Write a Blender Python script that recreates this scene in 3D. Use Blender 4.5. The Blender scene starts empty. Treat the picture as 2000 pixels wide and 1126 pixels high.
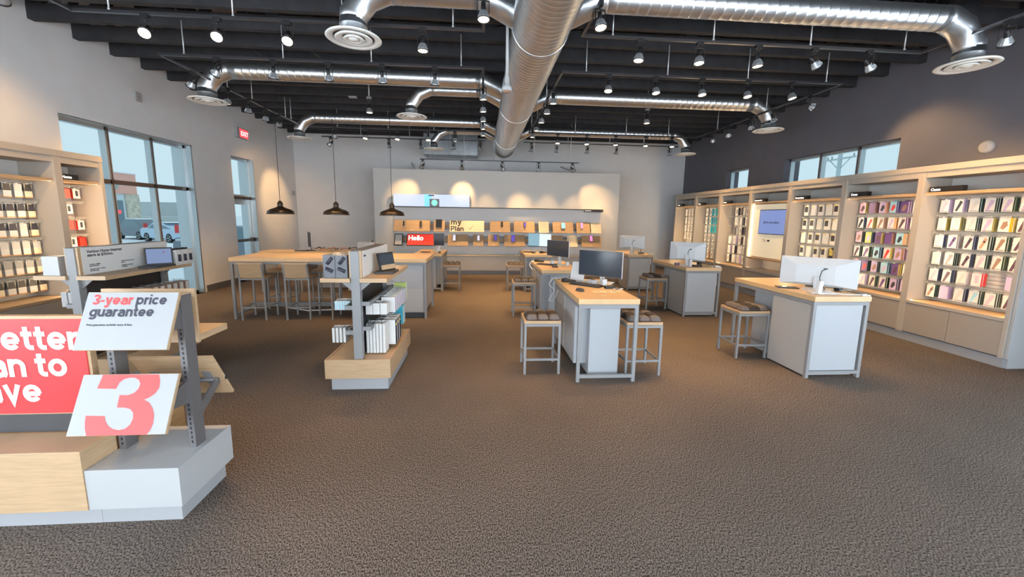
import bpy, math, random
from mathutils import Vector, Matrix
random.seed(7)
R=math.radians; PI=math.pi
sc=bpy.context.scene; col=sc.collection
# ------------------------------------------------------------------ camera, sky, exposure
cam_d=bpy.data.cameras.new('camera'); cam=bpy.data.objects.new('camera',cam_d); col.objects.link(cam); sc.camera=cam
yaw,pitch,roll=.076,.143,-.015
cy_,sy_,cp,sp=math.cos(yaw),math.sin(yaw),math.cos(pitch),math.sin(pitch)
f_=Vector((sy_*cp,cy_*cp,-sp)); r_=Vector((cy_,-sy_,0)); d_=f_.cross(r_)
r2=math.cos(roll)*r_+math.sin(roll)*d_; d2=-math.sin(roll)*r_+math.cos(roll)*d_
m=Matrix((r2,-d2,-f_)).transposed().to_4x4(); m.translation=Vector((0,0,1.7)); cam.matrix_world=m
cam_d.sensor_width=36; cam_d.sensor_fit='HORIZONTAL'; cam_d.lens=769.7*36/2000; cam_d.shift_y=-27.3/2000; cam_d.clip_end=1000; cam_d.clip_start=.05
w=bpy.data.worlds.new('sky'); sc.world=w; w.use_nodes=True
bg=w.node_tree.nodes['Background']; bg.inputs[0].default_value=(.58,.79,.88,1); bg.inputs[1].default_value=1.0
sc.view_settings.view_transform='Standard'; sc.view_settings.look='None'; sc.view_settings.gamma=1; sc.view_settings.use_curve_mapping=False
sc.view_settings.exposure=0.0
def area(name,loc,rot,sx,sy,e,c):
    l=bpy.data.lights.new(name,'AREA'); l.shape='RECTANGLE'; l.size=sx; l.size_y=sy; l.energy=e; l.color=c
    o=bpy.data.objects.new(name,l); o.location=loc; o.rotation_euler=rot; col.objects.link(o); return o
DAY=(.85,.925,1.0)
# area lamps for overcast daylight at the unseen storefront and two added side windows
area('front_daylight',(0,-2.35,1.75),(R(90),0,0),11.4,2.9,720,DAY)
area('left_daylight_fill',(-6.6,.5,1.7),(R(90),0,R(-90)),4.0,2.7,380,DAY)
area('right_daylight_fill',(7.5,.5,1.7),(R(90),0,R(90)),4.0,2.7,420,DAY)
def portal(name,loc,rot,sx,sy):
    o=area(name,loc,rot,sx,sy,1,(1,1,1)); o.data.cycles.is_portal=True
portal('window_portal',(-6.42,7.6,1.55),(R(90),0,R(-90)),2.6,3.1)
portal('door_portal',(-6.42,10.65,1.55),(R(90),0,R(-90)),.95,3.1)
portal('clerestory_portal',(7.34,7.58,2.65),(R(90),0,R(90)),2.6,.95)
SPOT_W=150; LED_W=6.5
# ------------------------------------------------------------------ materials
def mat(name,c,rough=.5,metal=0,em=None,es=0,noise=None,bump=None,alpha=1,trans=0,stretch=(1,1,1),c2=None,spec=.5):
    m=bpy.data.materials.new(name); m.use_nodes=True; nt=m.node_tree; b=nt.nodes['Principled BSDF']
    b.inputs['Base Color'].default_value=(*c,1); b.inputs['Roughness'].default_value=rough; b.inputs['Metallic'].default_value=metal
    b.inputs['Specular IOR Level'].default_value=spec
    if em: b.inputs['Emission Color'].default_value=(*em,1); b.inputs['Emission Strength'].default_value=es
    if trans: b.inputs['Transmission Weight'].default_value=trans; b.inputs['IOR'].default_value=1.05
    if noise or bump:
        tc=nt.nodes.new('ShaderNodeTexCoord'); mp=nt.nodes.new('ShaderNodeMapping'); mp.inputs['Scale'].default_value=stretch
        nt.links.new(tc.outputs['Object'],mp.inputs[0])
        n=nt.nodes.new('ShaderNodeTexNoise'); n.inputs['Scale'].default_value=(noise or bump)[0]; n.inputs['Detail'].default_value=4
        nt.links.new(mp.outputs[0],n.inputs['Vector'])
        if noise:
            r=nt.nodes.new('ShaderNodeValToRGB'); a=noise[1]
            c2=c2 or tuple(x*(1-a) for x in c)
            r.color_ramp.elements[0].position=.35; r.color_ramp.elements[1].position=.65
            r.color_ramp.elements[0].color=(*c2,1); r.color_ramp.elements[1].color=(*c,1)
            nt.links.new(n.outputs[0],r.inputs[0]); nt.links.new(r.outputs[0],b.inputs['Base Color'])
        if bump:
            bp=nt.nodes.new('ShaderNodeBump'); bp.inputs['Strength'].default_value=bump[1]; bp.inputs['Distance'].default_value=.01
            nt.links.new(n.outputs[0],bp.inputs['Height']); nt.links.new(bp.outputs[0],b.inputs['Normal'])
    return m
W={}
def mk(k,*a,**q): W[k]=mat(k,*a,**q)
mk('wall_paint',(.73,.735,.75),.9,noise=(3,.04)); mk('dark_paint',(.14,.14,.165),.85,noise=(3,.06))
mk('white_paint',(.62,.62,.61),.8); mk('black_ceiling',(.036,.036,.042),.75,noise=(6,.3)); mk('deck_paint',(.03,.03,.034),.9)
mk('oak',(.50,.345,.205),.45,noise=(7,.13),stretch=(1,1,14)); mk('oak_top',(.62,.42,.22),.38,noise=(7,.10),stretch=(1,14,1))
mk('oak_dark',(.42,.25,.11),.45,noise=(7,.2),stretch=(1,1,10))
mk('greige',(.43,.39,.34),.6); mk('greige_face',(.36,.32,.28),.6); mk('back_panel',(.58,.57,.55),.6); mk('slat',(.66,.65,.63),.45)
mk('steel_paint',(.24,.245,.255),.55,.05); mk('steel_dark',(.16,.155,.16),.45,.35); mk('laminate',(.36,.385,.415),.5); mk('laminate_warm',(.38,.37,.36),.5)
mk('white_lam',(.40,.41,.42),.4); mk('sign_white',(.34,.35,.36),.45); mk('plinth',(.33,.34,.36),.5); mk('black',(.015,.015,.017),.45); mk('charcoal',(.05,.05,.055),.5); mk('rubber',(.02,.02,.02),.8)
mk('galv',(.70,.73,.76),.33,.95); mk('galv_dull',(.42,.45,.48),.42,.9,noise=(4,.25)); mk('grille',(.78,.78,.76),.5)
mk('rod',(.70,.72,.74),.35,.5); mk('track',(.09,.09,.10),.28,.6); mk('alu',(.55,.60,.62),.35,.8); mk('bronze_alu',(.13,.10,.09),.4,.6)
mk('heat_sink',(.50,.52,.54),.35,.7); mk('pend',(.035,.026,.02),.3,.6); mk('pend_in',(.7,.6,.4),.5)
mk('lens_on',(1,1,1),.3,em=(1,.80,.52),es=9); mk('screen_dark',(.035,.045,.06),.14); mk('screen_blue',(.02,.02,.04),.3,em=(.21,.30,.62),es=.95)
mk('screen_pale',(.03,.03,.05),.3,em=(.20,.28,.50),es=.8); mk('screen_map',(.1,.2,.3),.3,em=(.22,.40,.50),es=.7); mk('screen_doc',(.3,.4,.4),.3,em=(.62,.78,.85),es=.8)
mk('light_box',(.1,.1,.12),.3,em=(.60,.75,.97),es=.85); mk('light_blue',(.1,.4,.8),.3,em=(.12,.45,.85),es=.9); mk('light_teal',(.1,.5,.4),.3,em=(.2,.75,.6),es=.8); mk('light_dark',(.1,.1,.15),.4)
mk('light_box_warm',(.8,.75,.6),.4,em=(1,.85,.6),es=.25)
mk('red',(.62,.045,.05),.4); mk('red_glow',(.7,.05,.03),.3,em=(.9,.06,.04),es=.7); mk('white_glow',(.9,.9,.9),.3,em=(1,.95,.9),es=1); mk('sign_red',(.66,.06,.06),.4)
mk('ink',(.03,.03,.05),.6); mk('paper',(.66,.66,.65),.5); mk('cream',(.80,.70,.50),.5); mk('glass',(1,1,1),.0,trans=1,alpha=1); mk('white_plastic',(.56,.58,.60),.35)
mk('cush_mesh',(.035,.027,.022),.95); mk('cush_pad',(.115,.10,.10),.75); mk('cord',(.02,.02,.02),.6); mk('cord_white',(.8,.8,.8),.5)
mk('exit_red',(.8,.05,.05),.4,em=(1,.06,.08),es=1.2); mk('snow',(.86,.90,.94),.9,noise=(.3,.05)); mk('brick_orange',(.85,.45,.36),.9); mk('stone_tan',(.72,.66,.54),.9,noise=(2,.3)); mk('ext_wall',(.66,.76,.80),.8)  # brick_orange and ext_wall lightened: outdoor haze put into the colour
mk('win_dark',(.16,.24,.28),.2); mk('car_blue',(.50,.64,.78),.3,.5); mk('car_dark',(.20,.24,.28),.35,.4); mk('tyre',(.02,.02,.022),.8); mk('field',(.52,.56,.56),.95,noise=(.05,.2)); mk('pole_wood',(.52,.60,.62),.9)  # car paints lightened too, for the same painted haze
for k,c in dict(lav=(.50,.40,.62),purple=(.14,.07,.24),green=(.03,.07,.05),olive=(.42,.36,.10),navy=(.06,.08,.16),pink=(.72,.45,.55),orange=(.75,.35,.12),lime=(.42,.52,.14),
    teal=(.05,.42,.55),sky=(.35,.62,.75),yellow=(.85,.62,.05),plum=(.10,.05,.08),brown=(.33,.20,.14),maroon=(.45,.03,.02),grey=(.35,.35,.36),copper=(.60,.30,.18),graybox=(.14,.15,.17)).items(): mk(k,c,.4)
def clear_mat():
    m=mat('clear_plastic',(.9,.9,.88),.1,trans=.9); return m
W['clear']=clear_mat()
def carpet():
    m=mat('carpet',(.1,.08,.07),1,spec=.1); nt=m.node_tree; b=nt.nodes['Principled BSDF']
    tc=nt.nodes.new('ShaderNodeTexCoord'); mp=nt.nodes.new('ShaderNodeMapping'); nt.links.new(tc.outputs['Object'],mp.inputs[0])
    n1=nt.nodes.new('ShaderNodeTexNoise'); n1.inputs['Scale'].default_value=170; n1.inputs['Detail'].default_value=3; mp.inputs['Scale'].default_value=(1,.55,1)
    nt.links.new(mp.outputs[0],n1.inputs['Vector'])
    r=nt.nodes.new('ShaderNodeValToRGB'); e=r.color_ramp.elements; e[0].position=.40; e[0].color=(.036,.029,.025,1); e[1].position=.62; e[1].color=(.27,.225,.195,1)
    nt.links.new(n1.outputs[0],r.inputs[0])
    n2=nt.nodes.new('ShaderNodeTexNoise'); n2.inputs['Scale'].default_value=1.2; n2.inputs['Detail'].default_value=3; nt.links.new(tc.outputs['Object'],n2.inputs['Vector'])
    r2=nt.nodes.new('ShaderNodeValToRGB'); r2.color_ramp.elements[0].color=(.8,.8,.8,1); r2.color_ramp.elements[1].color=(1.15,1.12,1.1,1); nt.links.new(n2.outputs[0],r2.inputs[0])
    mx=nt.nodes.new('ShaderNodeMix'); mx.data_type='RGBA'; mx.blend_type='MULTIPLY'; mx.inputs[0].default_value=1
    nt.links.new(r.outputs[0],mx.inputs[6]); nt.links.new(r2.outputs[0],mx.inputs[7]); nt.links.new(mx.outputs[2],b.inputs['Base Color'])
    bp=nt.nodes.new('ShaderNodeBump'); bp.inputs['Strength'].default_value=.6; bp.inputs['Distance'].default_value=.006; nt.links.new(n1.outputs[0],bp.inputs['Height']); nt.links.new(bp.outputs[0],b.inputs['Normal'])
    return m
W['carpet']=carpet()
# ------------------------------------------------------------------ mesh helpers
class MB:
    def __init__(s): s.v=[]; s.f=[]; s.mi=[]; s.sm=[]
    def add(s,vs,fs,mi=0,sm=False):
        n=len(s.v); s.v+= [tuple(v) for v in vs]; s.f+=[tuple(i+n for i in f) for f in fs]; s.mi+=[mi]*len(fs); s.sm+=[sm]*len(fs); return s
    def box(s,x0,x1,y0,y1,z0,z1,mi=0,M=None):
        vs=[(x,y,z) for z in (z0,z1) for y in (y0,y1) for x in (x0,x1)]
        if M: vs=[M@Vector(v) for v in vs]
        return s.add(vs,[(0,2,3,1),(4,5,7,6),(0,1,5,4),(2,6,7,3),(0,4,6,2),(1,3,7,5)],mi)
    def quad(s,pts,mi=0): return s.add(pts,[tuple(range(len(pts)))],mi)
    def cyl(s,a,b,r,n=12,mi=0,r1=None,sm=True):
        a=Vector(a); b=Vector(b); d=(b-a).normalized(); u=d.orthogonal().normalized(); w_=d.cross(u); r1=r if r1 is None else r1
        vs=[a+r*(math.cos(t)*u+math.sin(t)*w_) for t in [2*PI*i/n for i in range(n)]]+[b+r1*(math.cos(t)*u+math.sin(t)*w_) for t in [2*PI*i/n for i in range(n)]]
        s.add(vs,[(i,(i+1)%n,n+(i+1)%n,n+i) for i in range(n)],mi,sm)
        k=len(s.v)-2*n; s.f+=[tuple(k+i for i in reversed(range(n))),tuple(k+n+i for i in range(n))]; s.mi+=[mi]*2; s.sm+=[False]*2; return s
    def lathe(s,prof,n=24,c=(0,0,0),mi=0,cap=False):
        vs=[(c[0]+r*math.cos(2*PI*i/n),c[1]+r*math.sin(2*PI*i/n),c[2]+z) for r,z in prof for i in range(n)]
        fs=[(j*n+i,j*n+(i+1)%n,(j+1)*n+(i+1)%n,(j+1)*n+i) for j in range(len(prof)-1) for i in range(n)]
        s.add(vs,fs,mi,True)
        if cap: k=len(s.v)-len(vs); s.f+=[tuple(k+(len(prof)-1)*n+i for i in range(n))]; s.mi.append(mi); s.sm.append(False)
        return s
    def tube(s,pts,r,n=16,mi=0):       # mitred tube along a polyline; r scalar or per point
        pts=[Vector(p) for p in pts]; L=len(pts); rings=[]
        ref=None
        for i,p in enumerate(pts):
            a=(p-pts[i-1]).normalized() if i else None; b=(pts[i+1]-p).normalized() if i<L-1 else None
            t=(a+b).normalized() if a and b else (a or b)
            k=1/max(.35,t.dot(b if b else a))
            if ref is None: ref=t.orthogonal().normalized() if abs(t.y)>.5 else Vector((0,1,0))
            u=(ref-t*ref.dot(t)).normalized(); ref=u; w_=t.cross(u); rr=r[i] if isinstance(r,(list,tuple)) else r
            bend=None
            if a and b and (a-b).length>1e-4: bend=(b-a).normalized()
            ring=[]
            for j in range(n):
                q=rr*(math.cos(2*PI*j/n)*u+math.sin(2*PI*j/n)*w_)
                if bend: e=bend-t*bend.dot(t); e.normalize(); q=q+e*q.dot(e)*(k-1)
                ring.append(p+q)
            rings.append(ring)
        vs=[v for g in rings for v in g]
        return s.add(vs,[(i*n+j,i*n+(j+1)%n,(i+1)*n+(j+1)%n,(i+1)*n+j) for i in range(L-1) for j in range(n)]+[tuple(reversed(range(n))),tuple((L-1)*n+j for j in range(n))],mi,True)
    def prism(s,poly,o,ux,uy,d,mi=0):   # extrude a 2-D polygon lying in plane (o,ux,uy) by vector d
        o=Vector(o); ux=Vector(ux); uy=Vector(uy); d=Vector(d); n=len(poly)
        a=[o+ux*p[0]+uy*p[1] for p in poly]; b=[p+d for p in a]
        return s.add(a+b,[tuple(range(n)),tuple(reversed(range(n,2*n)))]+[(i,n+i,n+(i+1)%n,(i+1)%n) for i in range(n)],mi)
    def mesh(s,name,mats,off=(0,0,0)):
        me=bpy.data.meshes.new(name); ox,oy,oz=off
        me.from_pydata([(v[0]-ox,v[1]-oy,v[2]-oz) for v in s.v],[],s.f)
        for m_ in mats: me.materials.append(W[m_])
        me.polygons.foreach_set('material_index',s.mi); me.polygons.foreach_set('use_smooth',s.sm); me.update(); return me
def fixn(me):
    import bmesh
    b=bmesh.new(); b.from_mesh(me); bmesh.ops.recalc_face_normals(b,faces=b.faces); b.to_mesh(me); b.free()
def link(name,me,parent=None,loc=None,kind=None,label=None,bev=0):
    o=bpy.data.objects.new(name,me); col.objects.link(o)
    if parent: o.parent=parent
    if loc is not None: o.location=loc
    if kind: o['kind']=kind
    if label: o['label']=label
    if bev:
        b=o.modifiers.new('bevel','BEVEL'); b.width=bev; b.segments=2; b.limit_method='ANGLE'
    return o
class T:
    """a thing: an Empty at its base; parts are given in world coordinates"""
    def __init__(s,name,label,cat,base,group=None):
        s.b=Vector(base); o=bpy.data.objects.new(name,None); o.location=base; o.empty_display_size=.1; col.objects.link(o)
        o['label']=label; o['category']=cat
        if group: o['group']=group
        s.o=o
    def part(s,name,mb,*mats,parent=None,label=None,kind=None,bev=0,fix=True):
        me=mb.mesh(name,mats,s.b)
        if fix: fixn(me)
        return link(name,me,parent or s.o,None,kind,label,bev)
def single(name,mb,mats,label=None,cat=None,group=None,kind=None,base=None,bev=0,parent=None):
    if base is None:
        if parent is None and mb.v:
            xs=[v[0] for v in mb.v]; ys=[v[1] for v in mb.v]; zs=[v[2] for v in mb.v]; base=((min(xs)+max(xs))/2,(min(ys)+max(ys))/2,min(zs))
        else: base=(0,0,0)
    me=mb.mesh(name,mats,base); fixn(me); o=link(name,me,parent,base,kind,None,bev)
    if label: o['label']=label
    if cat: o['category']=cat
    if group: o['group']=group
    return o
def clone(o,parent=None,loc=None,rz=None,label=None,group=None):
    c=o.copy(); col.objects.link(c)
    if parent: c.parent=parent
    if loc is not None: c.location=loc
    if rz is not None: c.rotation_euler=(0,0,rz)
    if label: c['label']=label
    if group: c['group']=group
    for ch in [x for x in KIDS.get(o.name,[])]: 
        k=clone(ch,c); k.parent=c
    return c
KIDS={}
def reg(o):
    KIDS[o.name]=list(o.children)
    for c in o.children: reg(c)
def B(*a,**k): return MB().box(*a,**k)
def text_mesh(name,body,size,bold=0,align='LEFT',spacing=1.0,line=1.0,shear=0,depth=.0006):
    cu=bpy.data.curves.new(name,'FONT'); cu.body=body; cu.size=size; cu.offset=bold; cu.align_x=align; cu.space_character=spacing; cu.space_line=line; cu.shear=shear; cu.extrude=depth; cu.resolution_u=3
    o=bpy.data.objects.new(name,cu); col.objects.link(o); bpy.context.view_layer.update()
    me=bpy.data.meshes.new_from_object(o.evaluated_get(bpy.context.evaluated_depsgraph_get())); me.name=name
    bpy.data.objects.remove(o); bpy.data.curves.remove(cu); return me
def put_text(body,size,mt,o,ux,uy,parent=None,bold=0,name='lettering',base=(0,0,0),label=None,**k):
    me=text_mesh(name,body,size,bold,**k); me.materials.clear(); me.materials.append(W[mt])
    ux=Vector(ux).normalized(); uy=Vector(uy).normalized(); n=ux.cross(uy)
    M=Matrix((ux,uy,n)).transposed().to_4x4(); M.translation=Vector(o)-Vector(base)
    me.transform(M); return link(name,me,parent,None,None,label)
def arc(cx,cy,rx,ry,a,b,n=14): return [(cx+rx*math.cos(R(a+(b-a)*i/n)),cy+ry*math.sin(R(a+(b-a)*i/n))) for i in range(n+1)]
def glyphs(t):      # grotesque letters as stroked centre lines; x-height 1, t = stroke width
    h=t/2; X=1-h; r=.5-h; w_=.94; rx=w_/2-h; cx=w_/2; bowl=lambda: arc(cx,.5,rx,r,0,360,24); n_=.86
    arch=lambda x0,x1: [(x0,.55)]+arc((x0+x1)/2,1-h-(x1-x0)/2,(x1-x0)/2,(x1-x0)/2,165,0)+[(x1,0)]
    G={'o':(w_,[bowl()]),'b':(w_,[bowl(),[(h,0),(h,1.38)]]),'p':(w_,[bowl(),[(h,-.38),(h,1)]]),'g':(w_,[bowl(),[(w_-h,1)]+[(w_-h,-.05)]+arc(cx,-.05,rx,.33-h,0,-160)]),
     'e':(w_,[arc(cx,.5,rx,r,-38,-360)+[(w_-h,.48)],[(h,.48),(w_-h*.6,.48)]]),'c':(w_*.93,[arc(cx,.5,rx,r,42,318)]),
     'l':(t,[[(h,0),(h,1.38)]]),'i':(t,[[(h,0),(h,1)],[(h,1.18),(h,1.38)]]),'t':(.56,[[(.25,1.28),(.25,.36)]+arc(.45,.34,.20,.34-h,180,270,8)+[(.57,h)],[(0,1-h*.9),(.55,1-h*.9)]]),
     'r':(.56,[[(h,0),(h,1)],[(h,.5)]+arc(.54,.5,.54-h,.5-h,180,90)]),'n':(n_,[[(h,0),(h,1)],arch(h,n_-h)]),'u':(n_,[[(n_-h,0),(n_-h,1)],[(n_-x,1-y) for x,y in arch(h,n_-h)]]),
     'm':(1.36,[[(h,0),(h,1)],arch(h,.68),arch(.68,1.36-h)]),'v':(.88,[[(h*.9,1.0),(.44,h*.2),(.88-h*.9,1.0)]]),'y':(.88,[[(h*.9,1.0),(.46,.06)],[(.88-h*.9,1.0),(.46,.0),(.36,-.26),(.2,-.38+h),(.04,-.38+h)]]),
     'a':(.90,[arc(.43,.66,.35-h*.3,.34-h,165,0)+[(.78,.12),(.86,h*.6)],[(.78,.60),(.40,.54)]+arc(.36,.30,.36-h,.28-h*.8,100,270)+[(.5,h*.7),(.70,.16),(.78,.36)]]),
     's':(.84,[arc(.42,.75-h*.4,.36-h*.4,.27-h*.4,25,250)+arc(.42,.27+h*.2,.38-h*.4,.28-h*.5,75,-155)]),
     '-':(.5,[[(.02,.5),(.48,.5)]]),'3':(.92,[arc(.45,1.0,.36-h*.2,.38-h,160,-90),[(.36,.70),(.46,.70)],arc(.45,.36,.45-h,.37-h,90,-165)]),
     'H':(1.08,[[(h,0),(h,1.38)],[(1.08-h,0),(1.08-h,1.38)],[(h,.70),(1.08-h,.70)]]),'P':(1.0,[[(h,0),(h,1.38)],[(h,.58),(.6,.58)]+arc(.6,.98-h*.5,.4-h,.40-h*.5,-90,90)+[(h,1.38-h)]]),'A':(1.1,[[(h*.7,0),(.55,1.34),(1.1-h*.7,0)],[(.25,.42),(.85,.42)]]),' ':(.34,[])}
    return G
def stroke_text(body,size,tw=.26,gap=.09,align='LEFT',slant=0):
    t=tw; G=glyphs(t); vs=[];fs=[]; x=0
    for ch in body:
        w_,st=G[ch]
        for si,p in enumerate(st):
            q=[]
            for a in p:
                if not q or math.dist(a,q[-1])>1e-4: q.append(a)
            L=len(q); k=len(vs); closed=math.dist(q[0],q[-1])<.02 and L>4
            for i in range(L):
                a=q[i-1] if i else (q[-2] if closed else None); b=q[i+1] if i<L-1 else (q[1] if closed else None)
                d1=((q[i][0]-a[0]),(q[i][1]-a[1])) if a else None; d2=((b[0]-q[i][0]),(b[1]-q[i][1])) if b else None
                d1=d1 or d2; d2=d2 or d1
                l1=math.hypot(*d1); l2=math.hypot(*d2); n1=(-d1[1]/l1,d1[0]/l1); n2=(-d2[1]/l2,d2[0]/l2)
                nx,ny=n1[0]+n2[0],n1[1]+n2[1]; l=math.hypot(nx,ny) or 1; nx/=l; ny/=l; c=max(.38,nx*n1[0]+ny*n1[1]); o=t/2/c
                for sg in (1,-1): X=q[i][0]+nx*o*sg; Y=q[i][1]+ny*o*sg; vs.append(((x+X+slant*Y)*size,Y*size,.00025*(si+1)))
            fs+=[(k+2*i,k+2*i+2,k+2*i+3,k+2*i+1) for i in range(L-1)]
        x+=w_+gap
    x=(x-gap)*size
    if align=='RIGHT': vs=[(a-x,b,c) for a,b,c in vs]
    return vs,fs,x
def put_stroke(body,size,mt,o,ux,uy,t,parent,**k):
    k.setdefault('gap',.07)   # t: the thing; letters sit 0.3 mm proud of the surface
    vs,fs,wd=stroke_text(body,size,**k); o=Vector(o); ux=Vector(ux).normalized(); uy=Vector(uy).normalized()
    nn=ux.cross(uy); mb=MB(); mb.add([o+ux*a+uy*b+nn*c for a,b,c in vs],fs); me=mb.mesh('lettering',[mt],t.b); return link('lettering',me,parent or t.o)

# ================================================================== ROOM SHELL
XL,XR,YB,YF,ZC=-6.0,6.92,13.45,-2.0,5.45
def wall_y(name,x0,x1,holes,mt,side,kids=()):   # wall along Y between x0,x1 with rectangular holes (y0,y1,z0,z1)
    mb=MB(); ys=sorted({YF,YB+.2,*[h[0] for h in holes],*[h[1] for h in holes]})
    for a,b in zip(ys,ys[1:]):
        hs=[h for h in holes if h[0]<=a and h[1]>=b]
        z=-.6
        for h in sorted(hs,key=lambda q:q[2]):
            if h[2]>z: mb.box(x0,x1,a,b,z,h[2])
            z=h[3]
        mb.box(x0,x1,a,b,z,ZC)
    return single(name,mb,[mt],kind='structure',base=(0,0,0))
NL=(-1.5,2.5,.3,3.05); LW=(6.30,8.90,0.0,3.08); LD=(10.18,11.12,0.0,3.08); RW1=(10.08,11.04,2.2,3.11); RW2=(6.30,8.85,2.2,3.11)
wall_left=wall_y('wall_left',XL-.38,XL,[NL,LW,LD],'wall_paint','l')
wall_right=wall_y('wall_right',XR,XR+.38,[NL,RW1,RW2],'dark_paint','r')
wall_back=single('wall_back',B(XL-.38,XR+.38,YB,YB+.2,-.6,ZC),['wall_paint'],kind='structure',base=(0,0,0))
mb=MB()   # storefront wall behind the viewer: piers and lintel round the glazing
for a,b in ((XL-.38,-5.7),(5.9,XR+.38)): mb.box(a,b,YF-.2,YF,-.6,ZC)
mb.box(-5.7,5.9,YF-.2,YF,3.15,ZC); mb.box(-5.7,5.9,YF-.2,YF,-.6,.12)
wall_front=single('wall_front',mb,['wall_paint'],kind='structure',base=(0,0,0))
single('floor',B(XL-.38,XR+.38,YF-.2,YB+.2,-.6,0),['carpet'],kind='structure',base=(0,0,0))
ceiling=single('ceiling',B(XL-.38,XR+.38,YF-.2,YB+.2,ZC,ZC+.15),['deck_paint'],kind='structure',base=(0,0,0))
# open-web roof joists, painted black
jm=MB(); 
jm.box(XL,XR,-.045,.045,4.205,4.40); jm.box(XL,XR,-.045,.045,5.28,5.44); jm.box(XL,XL+.07,-.04,.04,4.40,5.28); jm.box(XR-.07,XR,-.04,.04,4.40,5.28)
jme=jm.mesh('joist',['black_ceiling']); fixn(jme)
wm=MB(); x=XL+.1; k=0
while x<XR-.8:
    a,b=(x,4.39),(x+.75,5.29)
    if k%2: a,b=(x,5.29),(x+.75,4.39)
    dx,dz=b[0]-a[0],b[1]-a[1]; L=math.hypot(dx,dz); nx,nz=-dz/L*.05,dx/L*.05
    wm.prism([(a[0]+nx,a[1]+nz),(b[0]+nx,b[1]+nz),(b[0]-nx,b[1]-nz),(a[0]-nx,a[1]-nz)],(0,-.03,0),(1,0,0),(0,0,1),(0,.06,0))
    x+=.75; k+=1
wme=wm.mesh('web',['black_ceiling']); fixn(wme)
JY=[6.128+.585*i for i in range(-9,13)]
for y in JY:
    j=link('joist',jme,ceiling,(0,y,0)); link('web',wme,j)
mk('deck_brown',(.50,.40,.35),.9,noise=(3,.15))  # brown strip of deck along the left wall, paler than the rest
for i in range(12): single('deck_board',MB().box(XL,-4.55,-1.5+1.22*i,-1.5+1.22*i+1.2,5.425,5.45),['deck_brown'],parent=ceiling)
def baseboard(n,mb): single(n,mb,['steel_dark'],kind='structure',base=(0,0,0))
baseboard('baseboard_left',MB().box(XL,XL+.012,LW[1]+.05,LD[0]-.02,0,.14).box(XL,XL+.012,LD[1]+.02,YB,0,.14).box(XL,XL+.012,YF,6.3-.05,0,.14))
baseboard('baseboard_back',B(XL,XR,YB-.012,YB,0,.14))
baseboard('baseboard_right',B(XR-.012,XR,YF,YB,0,.14))
# windows: aluminium frames, glass, mullions
def win(n,x,y0,y1,z0,z1,mulls,trans,fm='alu',inside=1):
    root=MB(); t=.055; xi,xo=x-.05,x+.05
    root.box(xi,xo,y0,y1,z1-t,z1).box(xi,xo,y0,y1,z0,z0+t).box(xi,xo,y0,y0+t,z0,z1).box(xi,xo,y1-t,y1,z0,z1)
    f=single(n,root,[fm],kind='structure',base=(0,0,0))
    for y in mulls:
        q=MB().box(xi,xo,y-.035,y+.035,z0,z1); single('mullion',q,[fm],parent=f)
        single('glazing_bead',MB().box(xi-.012,xo+.012,y-.008,y+.008,z0,z1),['bronze_alu'],parent=f)
    for z in trans: single('transom',MB().box(xi,xo,y0,y1,z-.035,z+.035),['bronze_alu'],parent=f)
    ys=[y0]+list(mulls)+[y1]; zs=[z0]+list(trans)+[z1]
    for a,b in zip(ys,ys[1:]):
        for c,d in zip(zs,zs[1:]): single('pane',MB().box(x-.004,x+.004,a+.03,b-.03,c+.03,d-.03),['glass'],parent=f)
    return f
win('window_1',XL-.17,LW[0]+.02,LW[1]-.04,0,3.06,(7.16,8.04),(2.19,))
# jamb lining of the left window
single('trim_1',MB().box(XL-.38,XL+.0,LW[1]-.04,LW[1],0,3.08).box(XL-.38,XL,LW[0],LW[1],3.055,3.08),['alu'],kind='structure',base=(0,0,0))
win('window_2',XR+.17,RW2[0],RW2[1],2.2,3.11,(7.14,7.99),()); win('window_3',XR+.17,RW1[0],RW1[1],2.2,3.11,(),())
win('added_window_6',XL-.17,-1.5,2.5,.3,3.05,(-.17,1.16),()); win('added_window_7',XR+.17,-1.5,2.5,.3,3.05,(-.17,1.16),())  # unseen windows near the viewer, added in both side walls to admit daylight
f=win('window_4',XL-.17,LD[0],LD[1],2.12,3.08,(),())
dr=single('door_1',MB().box(XL-.20,XL-.14,LD[0]+.02,LD[0]+.12,.02,2.05).box(XL-.20,XL-.14,LD[1]-.16,LD[1]-.04,.02,2.05).box(XL-.20,XL-.14,LD[0]+.12,LD[1]-.16,1.93,2.05).box(XL-.20,XL-.14,LD[0]+.12,LD[1]-.16,.02,.25),['alu'],kind='structure',base=(0,0,0))
single('pane',MB().box(XL-.174,XL-.166,LD[0]+.11,LD[1]-.15,.24,1.94),['glass'],parent=dr)
single('push_bar',MB().box(XL-.13,XL-.07,LD[0]+.04,LD[1]-.06,.99,1.06).box(XL-.14,XL-.07,LD[0]+.04,LD[0]+.1,.97,1.08).box(XL-.14,XL-.07,LD[1]-.12,LD[1]-.06,.97,1.08),['steel_dark'],parent=dr)
single('door_closer',MB().box(XL-.12,XL-.04,LD[0]+.1,LD[1]-.12,2.06,2.13).box(XL-.04,XL+.0,LD[0]+.42,LD[0]+.6,2.08,2.11),['bronze_alu'],parent=dr)
single('trim_2',MB().box(XL-.38,XL,LD[1]-.03,LD[1]-.0,0,3.08).box(XL-.24,XL-.10,LD[0],LD[1],2.05,2.14),['alu'],kind='structure',base=(0,0,0))
# storefront glazing behind the viewer, out of view, added to let daylight in
ff=MB()
for x in (-5.7,-3.8,-1.9,0,1.9,3.8,5.85): ff.box(x-.03,x+.05,YF-.12,YF-.06,.12,3.15)
ff.box(-5.7,5.9,YF-.12,YF-.06,2.2,2.27)
single('window_5',ff,['alu'],kind='structure',base=(0,0,0))
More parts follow.
